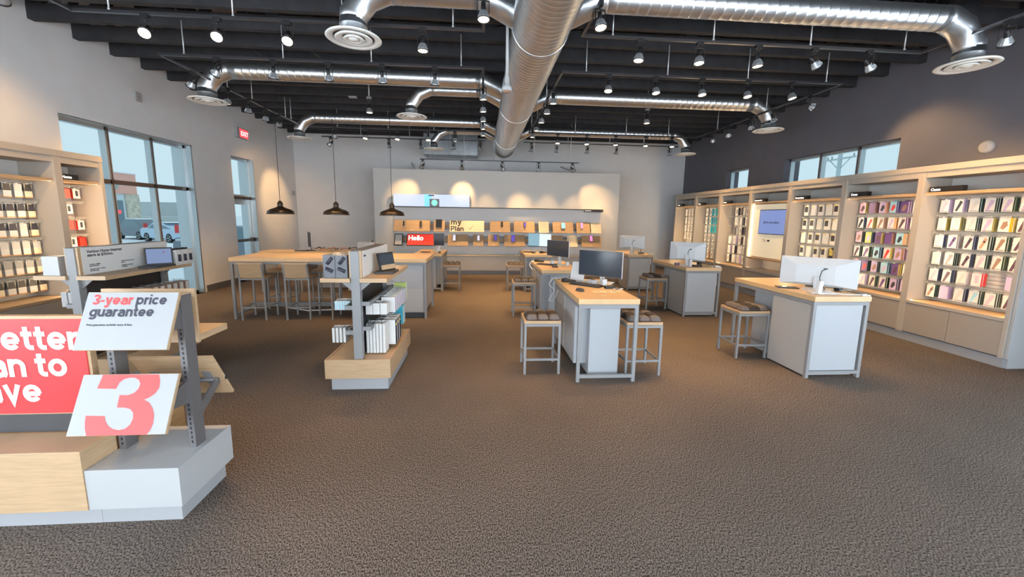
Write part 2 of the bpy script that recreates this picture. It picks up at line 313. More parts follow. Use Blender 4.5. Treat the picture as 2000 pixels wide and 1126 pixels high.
# display partition standing before the back wall
pt=single('wall_partition',MB().box(-3.2,4.2,12.1,12.26,0,3.07),['white_paint'],kind='structure',base=(0,0,0))
pn=single('trim_3',MB().box(-2.62,3.66,12.04,12.1,.55,1.97),['wall_paint'],kind='structure',base=(0,0,0))
mb=MB()
for x in (-2.0,2.9): mb.cyl((x,12.2,3.07),(x+.3*(-1 if x>0 else -1),13.4,3.4),.02,6,0)
single('brace',mb,['white_paint'],'white struts tying the top of the display partition to the back wall','brace')
# sheet-metal box duct coming out of the back wall
t=T('supply_plenum','grey rectangular sheet-metal duct box high on the back wall','duct',(-.95,12.95,3.58))
t.part('duct_box',B(-1.80,-.16,12.6,13.44,3.58,4.2),'galv_dull')
mb=MB()
for a,b in ((-1.80,-.98),(-.98,-.16)):
    mb.prism([(a+.02,3.72),(a+.06,3.70),(b-.02,4.17),(b-.06,4.19)],(0,12.6,0),(1,0,0),(0,0,1),(0,-.008,0)); mb.prism([(a+.02,4.17),(a+.06,4.19),(b-.02,3.72),(b-.06,3.70)],(0,12.6,0),(1,0,0),(0,0,1),(0,-.008,0))
mb.box(-1.82,-.14,12.58,12.6,3.66,3.68).box(-.99,-.97,12.58,12.6,3.58,4.2)
t.part('stiffener',mb,'galv_dull')
# wall fittings
t=T('exit_sign','white wall exit sign with glowing red lettering above the left door','sign',(-5.95,10.64,3.54))
t.part('housing',B(-6.0,-5.93,10.40,10.86,3.54,3.78),'white_lam'); t.part('face',B(-5.93,-5.925,10.50,10.84,3.56,3.76),'exit_red',label='glowing red face')
put_text('EXIT',.15,'white_glow',(-5.922,10.53,3.605),(0,1,0),(0,0,1),t.o,.004,base=t.b)
t=T('wall_sensor','small white sensor box high on the left wall over the big window','sensor',(-5.98,7.68,3.6)); t.part('cover',B(-6,-5.965,7.62,7.74,3.6,3.76),'white_lam',bev=.005); t.part('lens',B(-5.965,-5.96,7.65,7.71,3.63,3.69),'grey')
t=T('fire_strobe','small grey alarm box on the left wall beside the back corner','alarm',(-5.98,13.2,2.32)); t.part('plate',B(-6,-5.96,13.14,13.28,2.30,2.44),'white_lam',bev=.004); t.part('grille',B(-5.96,-5.955,13.16,13.22,2.33,2.41),'grey')
t=T('smoke_detector','round white detector on the dark right wall above the nearest bay','detector',(6.88,5.12,2.70))
mb=MB(); 
me=MB().lathe([(.085,0),(.085,.02),(.07,.045),(.03,.055),(0.001,.055)],24)
for v in me.v: mb.v.append((6.92-v[2],5.12+v[0],2.76+v[1]))
mb.f=me.f; mb.mi=me.mi; mb.sm=me.sm
t.part('body',mb,'white_lam'); t.part('cap',MB().cyl((6.868,5.12,2.76),(6.86,5.12,2.76),.03,12),'grey')

# ================================================================== DUCTS
dt=T('main_air_duct','large round galvanised spiral duct running the length of the ceiling','duct',(.62,5,3.45))
Ly=MB(); n=36; prof=[]
y=-1.9
seg=[-1.9,1.6,4.6,7.7,10.6,12.0]
for a,b in zip(seg,seg[1:]):
    mb=MB(); pts=[]; rr=[]; y=a+.01
    while y<b-.02:
        for dy,dr in ((0,0),(.060,0),(.066,.006),(.074,.006),(.080,0)):
            if y+dy<b: pts.append((.62,y+dy,3.76)); rr.append(.31+dr*.5)
        y+=.085
    pts.append((.62,b,3.76)); rr.append(.31)
    pts2,rr2=[],[]
    for p,q in zip(pts,rr):
        if pts2 and abs(p[1]-pts2[-1][1])<1e-4: continue
        pts2.append(p); rr2.append(q)
    mb.tube(pts2,rr2,32); dt.part('duct_section',mb,'galv',fix=False)
    if b<12: dt.part('coupling',MB().tube([(.62,b-.03,3.76),(.62,b-.028,3.76),(.62,b+.028,3.76),(.62,b+.03,3.76)],[.312,.318,.318,.312],32),'galv',fix=False)
dt.part('end_cap',MB().tube([(.62,11.97,3.76),(.62,12.02,3.76),(.62,12.03,3.76)],[.318,.318,.30],32),'galv_dull',fix=False)
mb=MB()
for yy in (3.2,5.5,8.4,11.4):
    mb.cyl((.62-.31,yy,3.9),(.62-.31,yy,4.3),.006,5).cyl((.62+.31,yy,3.9),(.62+.31,yy,4.3),.006,5)
dt.part('hanger_wire',mb,'rod')
def branch(label,xd,yd,r,side):
    zc=3.98; zd=3.5; s=side
    t=T('branch_air_duct',label,'duct',(xd,yd,zd),'round branch ducts with ceiling diffusers')
    x0=.62+s*.26; x1=.62+s*.62; xe=xd-s*.10
    # sloping take-off, then horizontal ribbed run
    L=abs(xe-s*.28-x1)
    t.part('take_off',MB().tube([(x0,yd,3.80),(x1,yd,zc),(x1+s*.05,yd,zc)],r+.004,24),'galv',fix=False)
    pts=[];rr=[];d=.04; step=.115
    while d<L-.12:
        for q,dr in ((0,0),(.085,0),(.091,.005),(.099,.005),(.105,0)):
            if d+q<L: pts.append((x1+s*(d+q),yd,zc)); rr.append(r+dr*.5)
        d+=step
    pts.append((xe-s*.26,yd,zc)); rr.append(r)
    t.part('duct_run',MB().tube(pts,rr,24),'galv',fix=False)
    a=.30; c=(xe-s*.28,zc)
    # three-gore elbow turning down
    P=[(c[0]-s*.02,yd,zc),(c[0]+s*.04,yd,zc),(c[0]+s*.235,yd,zc-.085),(c[0]+s*.36,yd,zc-.24),(c[0]+s*.38,yd,zc-.30)]
    P[3]=(xd-s*.005,yd,zc-.26); P[4]=(xd,yd,zc-.34)
    t.part('elbow',MB().tube(P,r+.003,24),'galv',fix=False)
    t.part('neck',MB().tube([(xd,yd,zc-.30),(xd,yd,zc-.355),(xd,yd,zc-.358),(xd,yd,zc-.37),(xd,yd,zc-.373),(xd,yd,zd+.02)],[r+.004,r+.004,r+.009,r+.009,r+.004,r+.004],24),'galv_dull',fix=False)
    df=t.part('diffuser',MB().lathe([(r+.02,.035),(.265,.012),(.275,0),(.262,-.008),(.215,-.004),(.205,.02)],36,(xd,yd,zd)),'grille',fix=False)
    for ra,rb,dz in ((.185,.120,-.004),(.105,.060,-.008)):
        t.part('cone',MB().lathe([(ra-.035,.03+dz),(ra,0+dz),(ra-.012,-.008+dz),(rb,.004+dz),(rb-.01,.02+dz)],32,(xd,yd,zd)),'grille',parent=df,fix=False)
    t.part('cone',MB().lathe([(.055,-.0),(.045,-.014),(.001,-.018)],24,(xd,yd,zd)),'grille',parent=df,fix=False)
    t.part('collar',MB().lathe([(.20,.022),(.001,.045)],24,(xd,yd,zd)),'charcoal',parent=df,fix=False)
for a in (('nearest left branch duct, cut off by the top of the picture',-1.33,4.48,.13,-1),('branch duct ending in the diffuser at the far top right corner',5.53,4.42,.13,1),
    ('long branch duct ending in the diffuser over the big left window',-4.45,7.08,.128,-1),('short branch duct with elbow just left of the main duct, mid room',-1.30,7.67,.10,-1),
    ('long branch duct on the right ending halfway along the dark wall',5.69,7.82,.128,1),('long branch duct at the rear left ending near the back corner',-4.36,10.13,.115,-1),
    ('short thin branch duct in front of the sheet-metal box',-1.31,11.14,.085,-1),('branch duct at the rear right ending at the far right corner',5.56,10.84,.115,1)): branch(*a)
t=T('speaker_pendant','white rod with a small round sensor head hanging beside the main duct','sensor',(.265,4.65,3.08))
t.part('rod',MB().cyl((.265,4.65,3.2),(.265,4.65,4.3),.017,10),'white_lam'); t.part('head',MB().lathe([(.02,.16),(.026,.14),(.03,.06),(.055,.045),(.058,.0),(.001,0)],20,(.265,4.65,3.10)),'white_lam',fix=False)
t.part('sensor_eye',MB().lathe([(.045,0),(.035,-.016),(.001,-.02)],16,(.265,4.65,3.10)),'brown',fix=False)

# ================================================================== TRACK LIGHTING
ZT=3.78
def track(label,pts,rods,z=ZT,ztop=4.23):
    x0=sum(p[0] for p in pts)/len(pts); y0=sum(p[1] for p in pts)/len(pts)
    t=T('light_track',label,'track',(x0,y0,z),'ceiling light tracks')
    for a,b in zip(pts,pts[1:]):
        ax,ay=a; bx,by=b; mb=MB()
        if abs(ax-bx)>abs(ay-by): mb.box(min(ax,bx)-.017,max(ax,bx)+.017,ay-.017,ay+.017,z,z+.028)
        else: mb.box(ax-.017,ax+.017,min(ay,by),max(ay,by),z,z+.028)
        t.part('rail',mb,'track')
    for x,y in rods: t.part('hanger_rod',MB().cyl((x,y,z+.02),(x,y,ztop),.0075,6).cyl((x,y,z+.028),(x,y,z+.05),.013,8),'rod')
def ln(a,b,n): return [(a[0]+(b[0]-a[0])*i/n,a[1]+(b[1]-a[1])*i/n) for i in range(n+1)]
track('black track loop over the near left of the store',[(-4.32,-.5),(-4.32,4.83),(0,4.83),(0,-.5)],[(-3.95,4.83),(-2.7,4.83),(-1.55,4.83),(-.34,4.83),(-4.32,3.2),(0,3.3)])
track('black track loop over the left middle of the store',[(-4.25,10.2),(-4.32,5.98),(0,5.98),(0,10.2),(-4.25,10.2)][1:4]+[(0,10.2)],[(-4.01,5.98),(-2.73,5.98),(-1.55,5.98),(-.31,5.98),(-4.25,8.0),(-4.25,9.5),(0,8.4)])
track('black track running across the rear left ceiling',[(-4.32,5.98),(-4.32,10.2),(0,10.2)],[(-3.5,10.2),(-2.3,10.2),(-1.2,10.2),(-4.32,7.4),(-4.32,9.4)])
track('black track loop over the near right of the store',[(1.14,-.5),(1.14,4.83),(5.4,4.83),(5.4,-.5)],[(1.5,4.83),(2.72,4.83),(3.94,4.83),(5.17,4.83),(5.4,3.7)])
track('black track loop over the right middle of the store',[(1.14,10.1),(1.14,5.98),(5.45,5.98),(5.45,10.1),(1.14,10.1)],[(1.49,5.98),(2.71,5.98),(3.95,5.98),(5.2,5.98),(1.14,7.4),(1.14,8.6),(1.14,9.6),(5.45,7.6),(5.45,9.2),(2.3,10.1),(3.6,10.1),(4.7,10.1)])
track('short black track over the rear left in front of the partition',[(-4.32,11.4),(.05,11.4)],[(-3.3,11.4),(-2.0,11.4),(-.9,11.4)])
track('short black track over the rear right in front of the partition',[(1.15,11.4),(5.6,11.4)],[(1.2,11.4),(2.4,11.4),(3.6,11.4),(4.6,11.4)])
track('low black track hung on long rods before the white partition',[(-1.66,11),(2.62,11)],[(-1.4,11),(-.5,11),(.3,11),(1.4,11),(2.4,11)],z=3.2)
# one lamp head as shared meshes (origin at the track)
hd={}
hd['adapter']=MB().box(-.018,.018,-.04,.04,-.035,.012).cyl((0,0,-.06),(0,0,-.03),.012,8)
hd['yoke']=MB().box(-.058,.058,-.006,.006,-.066,-.058).box(-.058,-.052,-.006,.006,-.17,-.06).box(.052,.058,-.006,.006,-.17,-.06)
lm=MB().lathe([(.001,.075),(.021,.075),(.024,.02),(.022,.0),(.03,-.012)],14)
bl=MB().lathe([(.028,-.005),(.036,-.03),(.052,-.062),(.058,-.072),(.057,-.082),(.052,-.084)],18)
for i in range(14):
    a=2*PI*i/14; bl.prism([(.028,-.008),(.036,-.008),(.060,-.066),(.052,-.066)],(0,0,0),(math.cos(a),math.sin(a),0),(0,0,1),(-.002*math.sin(a),.002*math.cos(a),0))
le=MB().lathe([(.052,-.083),(.03,-.087),(.001,-.088)],18)
HM={'adapter':hd['adapter'].mesh('adapter',['black']),'yoke':hd['yoke'].mesh('yoke',['black']),'socket':lm.mesh('socket',['black']),'bulb':bl.mesh('bulb',['heat_sink']),'lens':le.mesh('lens',['lens_on'])}
ring=MB().lathe([(.058,-.078),(.064,-.082),(.064,-.09),(.058,-.09)],18).mesh('rim',['black'])
sl={}
def spotdata(pw,ang):
    k=(pw,ang)
    if k not in sl:
        l=bpy.data.lights.new('spot',"SPOT"); l.energy=pw; l.spot_size=R(ang); l.spot_blend=.75; l.color=(1,.585,.24); l.shadow_soft_size=.05; sl[k]=l
    return sl[k]
def head(x,y,aim,label,z=ZT,pw=1.0,ang=62,rail='y'):
    t=bpy.data.objects.new('track_spotlight',None); col.objects.link(t); t.location=(x,y,z); t['label']=label; t['category']='spotlight'; t['group']='track spotlights'; t.empty_display_size=.05
    link('adapter',HM['adapter'],t,None).rotation_euler=(0,0,0 if rail=='y' else PI/2)
    d=Vector(aim)-Vector((x,y,z-.15)); d.normalize()
    hz=math.atan2(d.y,d.x)
    yk=link('yoke',HM['yoke'],t); yk.rotation_euler=(0,0,hz+PI/2 if math.hypot(d.x,d.y)>.05 else 0)
    q=(-d).to_track_quat('Z','Y')
    s=link('socket',HM['socket'],t,(0,0,-.15)); s.rotation_mode='QUATERNION'; s.rotation_quaternion=q
    b=link('bulb',HM['bulb'],s); link('rim',ring,b); link('lens',HM['lens'],b,None,label='glowing warm lens')
    lo=bpy.data.objects.new('lamp_light',spotdata(SPOT_W*pw,ang)); col.objects.link(lo); lo.parent=s; lo.location=(0,0,-.10)
def orde(i,n): return ['first','second','third','fourth','fifth','sixth'][i]
XS=(-3.60,-2.87,-2.14,-1.41,-.68)
near=[(-3.60,(-2.6,2.0,.9)),(-2.87,(-2.1,2.0,.6)),(-2.14,(-1.6,2.4,.3)),(-.68,(-.68,4.7,0))]
for i,(x,a) in enumerate(near): head(x,4.83,a,f'spotlight on the near left track crossbar, {orde(i,4)} from the left',rail='x')
head(0,4.05,(.1,3.6,0),'spotlight on the near left track, by the left side of the main duct')
head(-4.32,4.2,(-6.0,5.3,2.5),'spotlight at the extreme top left corner of the picture')
for i,(x,a) in enumerate(zip(XS,((-5.8,6.8,1.2),(-3.4,6.9,0),(-2.2,7.2,0),(-1.4,7.6,0),(-.9,7.2,0)))): head(x,5.98,a,f'spotlight in front of the mid left duct, {orde(i,5)} from the left',rail='x')
for i,(y,a) in enumerate(((6.57,(-5.9,7.0,2.0)),(7.39,(-5.0,7.4,.4)),(7.98,(-4.9,8.4,0)),(8.57,(-5.0,9.4,0)),(9.1,(-5.9,11.8,2.0)))): head(-4.32,y,a,f'spotlight on the sloping left side rail, {orde(i,5)} from the front')
for i,y in enumerate((6.6,7.33,8.03,8.73,9.41)): head(0,y,(.2,y+.3,0),f'spotlight in the row just left of the main duct, {orde(i,5)} from the front')
for i,(x,a) in enumerate(zip((-3.57,-2.84,-2.08,-1.34,-.69),((-4.4,11.5,.2),(-3.2,9.4,0),(-2.2,9.3,0),(-1.2,9.4,.8),(-.4,10.6,0)))): head(x,10.2,a,f'spotlight in the upper rear left row, {orde(i,5)} from the left',rail='x')
for i,x in enumerate((1.83,2.54,3.25,3.96,4.66)): head(x,5.98,(x+(-.3,.2,.1,.1,.6)[i],5.2,0),f'spotlight on the mid right track crossbar, {orde(i,5)} from the left',rail='x')
for i,y in enumerate((6.68,7.31,7.99,8.72,9.42)): head(1.14,y,(1.2,y+.2,0),f'spotlight in the row just right of the main duct, {orde(i,5)} from the front')
for i,(y,a) in enumerate(((6.55,(6.9,5.9,2.75)),(7.39,(6.3,7.2,1.6)),(8.01,(6.3,8.3,1.7)),(8.76,(6.3,9.4,1.7)),(9.35,(6.3,10.7,1.7)))): head(5.45,y,a,f'spotlight on the sloping right side rail, {orde(i,5)} from the front')
for i,x in enumerate((1.86,2.6,3.34,4.12,4.81)): head(x,10.1,(x-.1,9.5,0),f'spotlight in the upper rear right row, {orde(i,5)} from the left',rail='x')
for i,(x,a) in enumerate(zip((1.83,2.56,3.29,4.01,4.72),((1.5,4.6,.9),(2.5,4.3,0),(3.5,4.6,0),(5.9,4.9,1.8),(6.4,5.0,2.0)))): head(x,4.83,a,f'spotlight on the near right track crossbar, {orde(i,5)} from the left',rail='x')
head(1.14,4.1,(1.4,3.4,0),'spotlight by the right side of the main duct, nearest of them'); head(5.4,4.0,(6.4,4.7,2.0),'spotlight hanging before the neck of the far top right diffuser')
for i,(x,a) in enumerate(zip((-4.1,-2.56,-1.7,-.81,-.07),((-6.0,12.1,2.1),(-2.2,11.85,1.1),(-1.4,11.85,1.1),(-.6,11.85,1.1),(.2,11.85,1.1)))): head(x,11.4,a,f'spotlight in the lower rear left row, {orde(i,5)} from the left',rail='x',pw=1.5,ang=46)
for i,(x,a) in enumerate(zip((1.36,2.08,2.96,3.81,5.37),((1.0,11.85,1.1),(1.9,11.85,1.1),(2.7,11.85,1.1),(3.4,11.85,1.0),(6.0,12.0,.5)))): head(x,11.4,a,f'spotlight in the lower rear right row, {orde(i,5)} from the left',rail='x',pw=1.5,ang=46)
for i,(x,a,p) in enumerate(((-1.6,(-2.3,12.1,2.35),1.5),(-.56,(-.6,12.1,2.35),1.7),(.53,(1.2,12.1,1.9),.8),(1.52,(1.5,11.6,.9),.4),(2.46,(3.45,12.1,2.25),1.6))): head(x,11,a,f'spotlight on the low track before the partition, {orde(i,5)} from the left',z=3.2,rail='x',pw=p*.6,ang=40)
for (x,y,l) in ((-2.14,8.0,'single spotlight hanging from a conduit box left of the main duct'),(3.3,8.1,'single spotlight hanging below the mid right duct')):
    head(x,y,(x,y-.1,0),l,z=3.86)
    t=T('ceiling_conduit',f'metal stem and round box above the {l}'.replace('from a conduit box ',''),'conduit',(x,y,3.87),'conduit stems'); t.part('stem',MB().cyl((x,y,3.9),(x,y,4.25),.01,8),'rod'); t.part('junction_box',MB().cyl((x,y,3.87),(x,y,3.91),.05,12),'steel_paint')
# electric junction cans of the pendants, on the joists
def pendant(x,label):
    y=7.07; z=1.70
    t=T('pendant_lamp',label,'lamp',(x,y,z),'dome pendants over the high table')
    t.part('shade',MB().lathe([(.212,.0),(.214,.004),(.205,.028),(.200,.055),(.15,.085),(.075,.112),(.045,.13),(.04,.135),(.042,.14),(.045,.185),(.032,.205),(.018,.225),(.001,.228)],36,(x,y,z)),'pend',fix=False)
    t.part('reflector',MB().lathe([(.210,.004),(.200,.026),(.195,.05),(.146,.08),(.06,.105),(.001,.11)],32,(x,y,z)),'pend_in',fix=False)
    t.part('bulb',MB().lathe([(.02,.10),(.03,.075),(.035,.05),(.025,.03),(.001,.022)],16,(x,y,z)),'lens_on',fix=False)
    t.part('cord',MB().cyl((x,y,z+.22),(x,y,4.08),.0045,6),'cord'); t.part('canopy',MB().cyl((x,y,4.06),(x,y,4.12),.055,16).cyl((x,y,4.12),(x,y,4.205),.02,8),'black')
    mb=MB(); mb.tube([(x-.02,y,4.13),(x-.1,y-.1,4.2),(x-.25,y-.15,4.3)],.012,6); mb.tube([(x+.02,y,4.13),(x+.0,y-.12,4.25),(x-.08,y-.15,4.35)],.008,6)
    t.part('conduit',mb,'black')
    l=bpy.data.lights.new('pendant_glow','POINT'); l.energy=10; l.color=(1,.68,.38); l.shadow_soft_size=.03; o=bpy.data.objects.new('pendant_glow',l); col.objects.link(o); o.parent=t.o; o.location=(0,0,.005)
for x,l in ((-3.43,'black dome pendant lamp, leftmost of three over the high table'),(-2.51,'black dome pendant lamp, middle of three over the high table'),(-1.57,'black dome pendant lamp, rightmost, before the white partition')): pendant(x,l)
single('conduit_clip',MB().box(-2.84,-2.68,9.02,9.1,4.17,4.2),['white_lam'],'small white plate under the joists, left of a single spotlight','plate')

# ================================================================== RIGHT DISPLAY BAYS
XF=6.2; XBK=6.62
BY=[4.08,5.27,6.48,7.69,8.88,10.07,11.28,12.48]
BN=['nearest','second nearest','third','fourth','fifth','sixth','farthest']
def slatwall(t,x,y0,y1,z0,z1,s,pitch=.052):
    mb=MB(); n=int((z1-z0)/pitch)
    poly=[(0,z0)]
    for i in range(n):
        a=z0+i*(z1-z0)/n; h=(z1-z0)/n; poly+=[(.014,a+h*.12),(.014,a+h*.85),(.0,a+h*.97)]
    poly+=[(0,z1),(-.02,z1),(-.02,z0)]
    mb.prism(poly,(x,y0,0),(-s,0,0),(0,0,1),(0,y1-y0,0)); return t.part('slatwall',mb,'slat',label='white grooved slat panel')
def sign_block(t,x,y0,y1,z,s,body):
    b=MB().box(min(x,x+s*.07),max(x,x+s*.07),y0,y1,z,z+.075); p=t.part('header_sign',b,'black',label='black header block')
    if s>0: put_text(body,.05,'white_glow',(x-.003,y1-.02,z+.02),(0,-1,0),(0,0,1),p,.0015,base=t.b,name='lettering')
    else: put_text(body,.05,'white_glow',(x+.003,y0+.02,z+.02),(0,1,0),(0,0,1),p,.0015,base=t.b,name='lettering')
def led(t,loc,rot,sx,sy,e):
    o=area('led_strip',Vector(loc)-t.b,rot,sx,sy,e,(1,.72,.42)); o.parent=t.o
RB=[]; LB=[]
for i in range(7):
    y0,y1=BY[i],BY[i+1]; ym=(y0+y1)/2
    t=T('display_bay',f'{BN[i]} wall bay of the right shelving, '+('with the lit television' if i==3 else ['grey frame beside the white end panel','with purple and pink boxes','with black and yellow packs','','with black and white boxes','with blue and white boxes','beside the back corner'][i]),'shelving',(XF,ym,0),'display bays along the dark wall')
    RB.append(t); th=.045; inn0=y0+th; inn1=y1-th
    t.part('side_panel',B(XF+.0,XR-.02,y0,y0+th,.12,2.42),'greige',bev=.002); t.part('side_panel',B(XF,XR-.02,y1-th,y1,.12,2.42),'greige',bev=.002)
    t.part('top_panel',B(XF-.01,XR-.02,y0,y1,2.42,2.50),'greige',bev=.002); t.part('fascia',B(XF+.012,XF+.03,inn0,inn1,2.34,2.42),'greige')
    t.part('soffit',B(XF+.03,XR-.02,inn0,inn1,2.34,2.355),'greige')
    t.part('back_panel',B(XBK,XBK+.02,inn0,inn1,.12,2.42),'back_panel')
    t.part('plinth',B(XF+.03,XR-.02,y0,y1,0,.12),'plinth')
    t.part('deck',B(XF+.0,XBK,inn0,inn1,.565,.60),'oak'); t.part('deck_edge',B(XF-.006,XF+.0,inn0,inn1,.56,.60),'greige')
    if i!=3:
        for a,b in ((inn0,ym-.002),(ym+.002,inn1)): t.part('drawer_front',B(XF+.004,XF+.022,a,b,.135,.555),'greige_face',bev=.002)
        t.part('header_shelf',B(XF+.03,XBK,inn0,inn1,2.10,2.135),'oak',bev=.003)
        slatwall(t,XBK,inn0+.05,inn1-.03,.62,2.08,1)
        sign_block(t,XF+.05,inn1-.42 if i==0 else inn1-.34,inn1-.03,2.135,1,['Cases','Cases','Protection','','Power','Audio','Audio'][i])
    else:
        t.part('drawer_front',B(XF+.004,XF+.022,inn0,inn1,.135,.555),'greige_face',bev=.002)
        t.part('header_shelf',B(XF+.03,XBK,inn0,inn1,2.10,2.135),'oak',bev=.003)
        sign_block(t,XF+.05,inn1-.38,inn1-.03,2.135,1,'Accessories')
        t.part('light_box',MB().box(XF+.10,XF+.14,inn0+.02,inn1-.02,.90,2.08).box(XF+.06,XF+.14,inn0+.02,inn0+.05,.90,2.08).box(XF+.06,XF+.14,inn1-.05,inn1-.02,.90,2.08),'light_box_warm',label='warm glowing white light box')
        t.part('mid_shelf',B(XF+.02,XBK,inn0,inn1,.85,.885),'oak')
        t.part('frame_rail',B(XF+.0,XF+.03,inn0,inn1,.60,.635),'greige')
    led(t,(XF+.06,inn1-.012,1.35),(R(-90),0,0),.03,1.5,LED_W)
    led(t,(XF+.06,inn0+.012,1.35),(R(90),0,0),.03,1.5,LED_W)
y0,y1=BY[3],BY[4]
t=T('wall_television','television with a blue screen in the fourth right bay, reading all in one place','television',(XF+.08,8.3,1.41))
t.part('screen',MB().box(XF+.07,XF+.095,7.80,8.60,1.42,1.96),'black'); t.part('display',B(XF+.066,XF+.07,7.815,8.585,1.435,1.945),'screen_blue',label='blue lit screen')
put_text('all in one place',.078,'ink',(XF+.063,8.45,1.66),(0,-1,0),(0,0,1),t.o,.001,base=t.b)
t.part('caption',MB().box(XF+.096,XF+.0995,8.40,8.47,1.29,1.30).box(XF+.096,XF+.0995,8.36,8.45,1.26,1.268).box(XF+.096,XF+.0995,8.25,8.32,1.26,1.30),'ink')
# white end panel of the right shelving
single('end_panel',MB().box(XF+.02,XR,4.045,4.078,.12,2.50).box(XF+.05,XR,4.05,4.078,0,.12),['white_lam'],'tall white end panel closing the near end of the right shelving','panel',bev=.002)
# ---- boxed goods
PM={}
def pack_mesh(key,th,wd,ht,side,front,graphic,kind):
    """pack hanging with its face toward -X; origin at the face's bottom centre"""
    if key in PM: return PM[key]
    mb=MB().box(0,th,-wd/2,wd/2,0,ht,0)
    e=-.0008
    mb.add([(e,wd/2,0),(e,-wd/2,0),(e,-wd/2,ht),(e,wd/2,ht)],[(0,1,2,3)],1)
    e=-.0016; q=lambda u,v:(e,wd/2-u*wd,v*ht)
    if kind=='case':    # a phone seen at a slant
        mb.add([q(.10,.05),q(.36,.05),q(.88,.72),q(.86,.86),q(.50,.88)],[(0,1,2,3,4)],2); mb.add([q(.12,.06),q(.95,.06),q(.95,.09),q(.12,.09)],[(0,1,2,3)],3)
    elif kind=='case2':
        mb.add([q(.15,.12),q(.42,.08),q(.92,.80),q(.62,.92)],[(0,1,2,3)],2); e=-.0022; mb.add([(e,)+q(.62+.12*math.cos(a),.62+.09*math.sin(a))[1:] for a in [k*PI/4 for k in range(8)]],[tuple(range(8))],3)
    elif kind=='blob': mb.add([q(.2,.25),q(.5,.15),q(.85,.45),q(.75,.75),q(.4,.7)],[(0,1,2,3,4)],2)
    elif kind=='glass': mb.add([q(.12,.34),q(.88,.34),q(.88,.86),q(.12,.86)],[(0,1,2,3)],2); mb.add([q(.15,.86),q(.55,.86),q(.55,.96),q(.15,.96)],[(0,1,2,3)],3)
    elif kind=='slim': mb.add([q(.35,.25),q(.7,.25),q(.7,.82),q(.35,.82)],[(0,1,2,3)],2)
    elif kind=='bag': mb.add([q(.0,.5),q(1,.5),q(.9,1),q(.1,1)],[(0,1,2,3)],2); mb.add([q(0,0),q(1,0),q(1,.07),q(0,.07)],[(0,1,2,3)],3)
    mb.box(th*.3,th*.5,-.012,.012,ht,ht+.018,1)
    me=mb.mesh('package',[side,front,graphic,'ink' if kind in('case','case2','blob','slim') else ('yellow' if kind=='glass' else 'orange')]); PM[key]=me; return me
hookm=MB().cyl((0,0,0),(-.20,0,0),.0028,5).cyl((-.20,0,0),(-.205,0,.012),.0028,5).box(-.004,.0,-.012,.012,-.03,.01).mesh('hook',['rod'])
railm={}
def price_rail(p,x,y0,y1,z):
    k=round(y1-y0,3)
    if k not in railm: railm[k]=MB().box(-.002,0,-k/2,k/2,0,.028).box(-.012,0,-k/2,k/2,.026,.030).mesh('price_rail',['clear'])
    link('price_rail',railm[k],p,(x,(y0+y1)/2,z))
TH=.022
def hang(bay_label,bay,x,rows,hooks,w_,h_,pick,s=1,depth=3,name='phone_case_box',cat='box',group=None,rz=0,skip=lambda r,k:False):
    bt=bay; class_=None
    for r,z in enumerate(rows):
        k_=round(max(hooks)-min(hooks)+.12,3)
        if k_ not in railm: railm[k_]=MB().box(-.002,0,-k_/2,k_/2,0,.028).box(-.012,0,-k_/2,k_/2,.026,.030).mesh('price_rail',['clear'])
        link('price_rail',railm[k_],bt.o,(x-s*.19-bt.b.x,(min(hooks)+max(hooks))/2-bt.b.y,z+h_+.02-bt.b.z))
        for k,y in enumerate(hooks):
            o=link('hook',hookm,bt.o,(x-bt.b.x,y-bt.b.y,z+h_+.015-bt.b.z))
            if s<0: o.rotation_euler=(0,0,PI)
            if skip(r,k): continue
            me,desc,dep=pick(r,k)
            for j in range(dep):
                xx=x-s*(.15-j*(TH+.006)) if s>0 else x+.15-j*(TH+.006)
                o=link(name,me,None,(xx,y+random.uniform(-.006,.006),z+random.uniform(-.003,.003)))
                o.rotation_euler=(0,0,(0 if s>0 else PI)+random.uniform(-.05,.05))
                rw=['top','second','third','fourth','fifth','bottom'][r if r<len(rows)-1 else 5]; kk=k if s>0 else len(hooks)-1-k
                o['label']=f'{desc}, {ORD[kk]} from left, {rw} row of {bay_label}'; o['category']=cat; o['group']=f'{group}, {rw} row, {ORD[kk]} from left'
ORD=['first','second','third','fourth','fifth','sixth','seventh','eighth','ninth','tenth']
RZ=[1.865,1.615,1.375,1.135,.90,.665]
case_var=[('green','copper','case'),('lav','lav','case'),('green','ink','case2'),('navy','plum','case'),('olive','lav','case'),('navy','brown','case2'),('grey','ink','case'),('purple','plum','case2')]
def pick1(r,k):
    tbl=[[('lav','pink','case'),('lav','ink','case2'),('green','back_panel','case'),('green','lav','case'),('green','lav','case'),('lav','lav','case')],
         [('olive','pink','case'),('olive','back_panel','case'),('green','back_panel','case'),('olive','lav','case'),('yellow','brown','blob'),('purple','plum','case')],
         [('navy','pink','case'),('grey','purple','case2'),('navy','plum','case2'),('green','copper','case2'),('green','brown','case'),('grey','plum','case2')],
         [('grey','back_panel','case'),('green','grey','case'),('navy','plum','case2'),('green','pink','case'),('green','brown','case'),('grey','plum','case')],
         [('navy','pink','case'),('navy','plum','case'),('paper','back_panel','case'),('red','pink','slim'),('purple','purple','blob'),('purple','lav','blob')],
         [('green','brown','case2'),('lav','lav','blob'),('navy','back_panel','case'),('green','sky','case'),('green','pink','case'),('plum','plum','case')]]
    s,g,kd=tbl[r][k]; fr='lav' if (kd=='blob' and s in('lav','purple')) else 'paper'
    return pack_mesh(('c',s,fr,g,kd),TH,.105,.172,s,fr,g,kd),f'white phone case box with {dict(lav="lavender",paper="white").get(s,s)} sides' if fr=='paper' else 'lavender phone case box',3
NM={'lav':'lavender','plum':'plum','sky':'pale blue','graybox':'dark grey'}
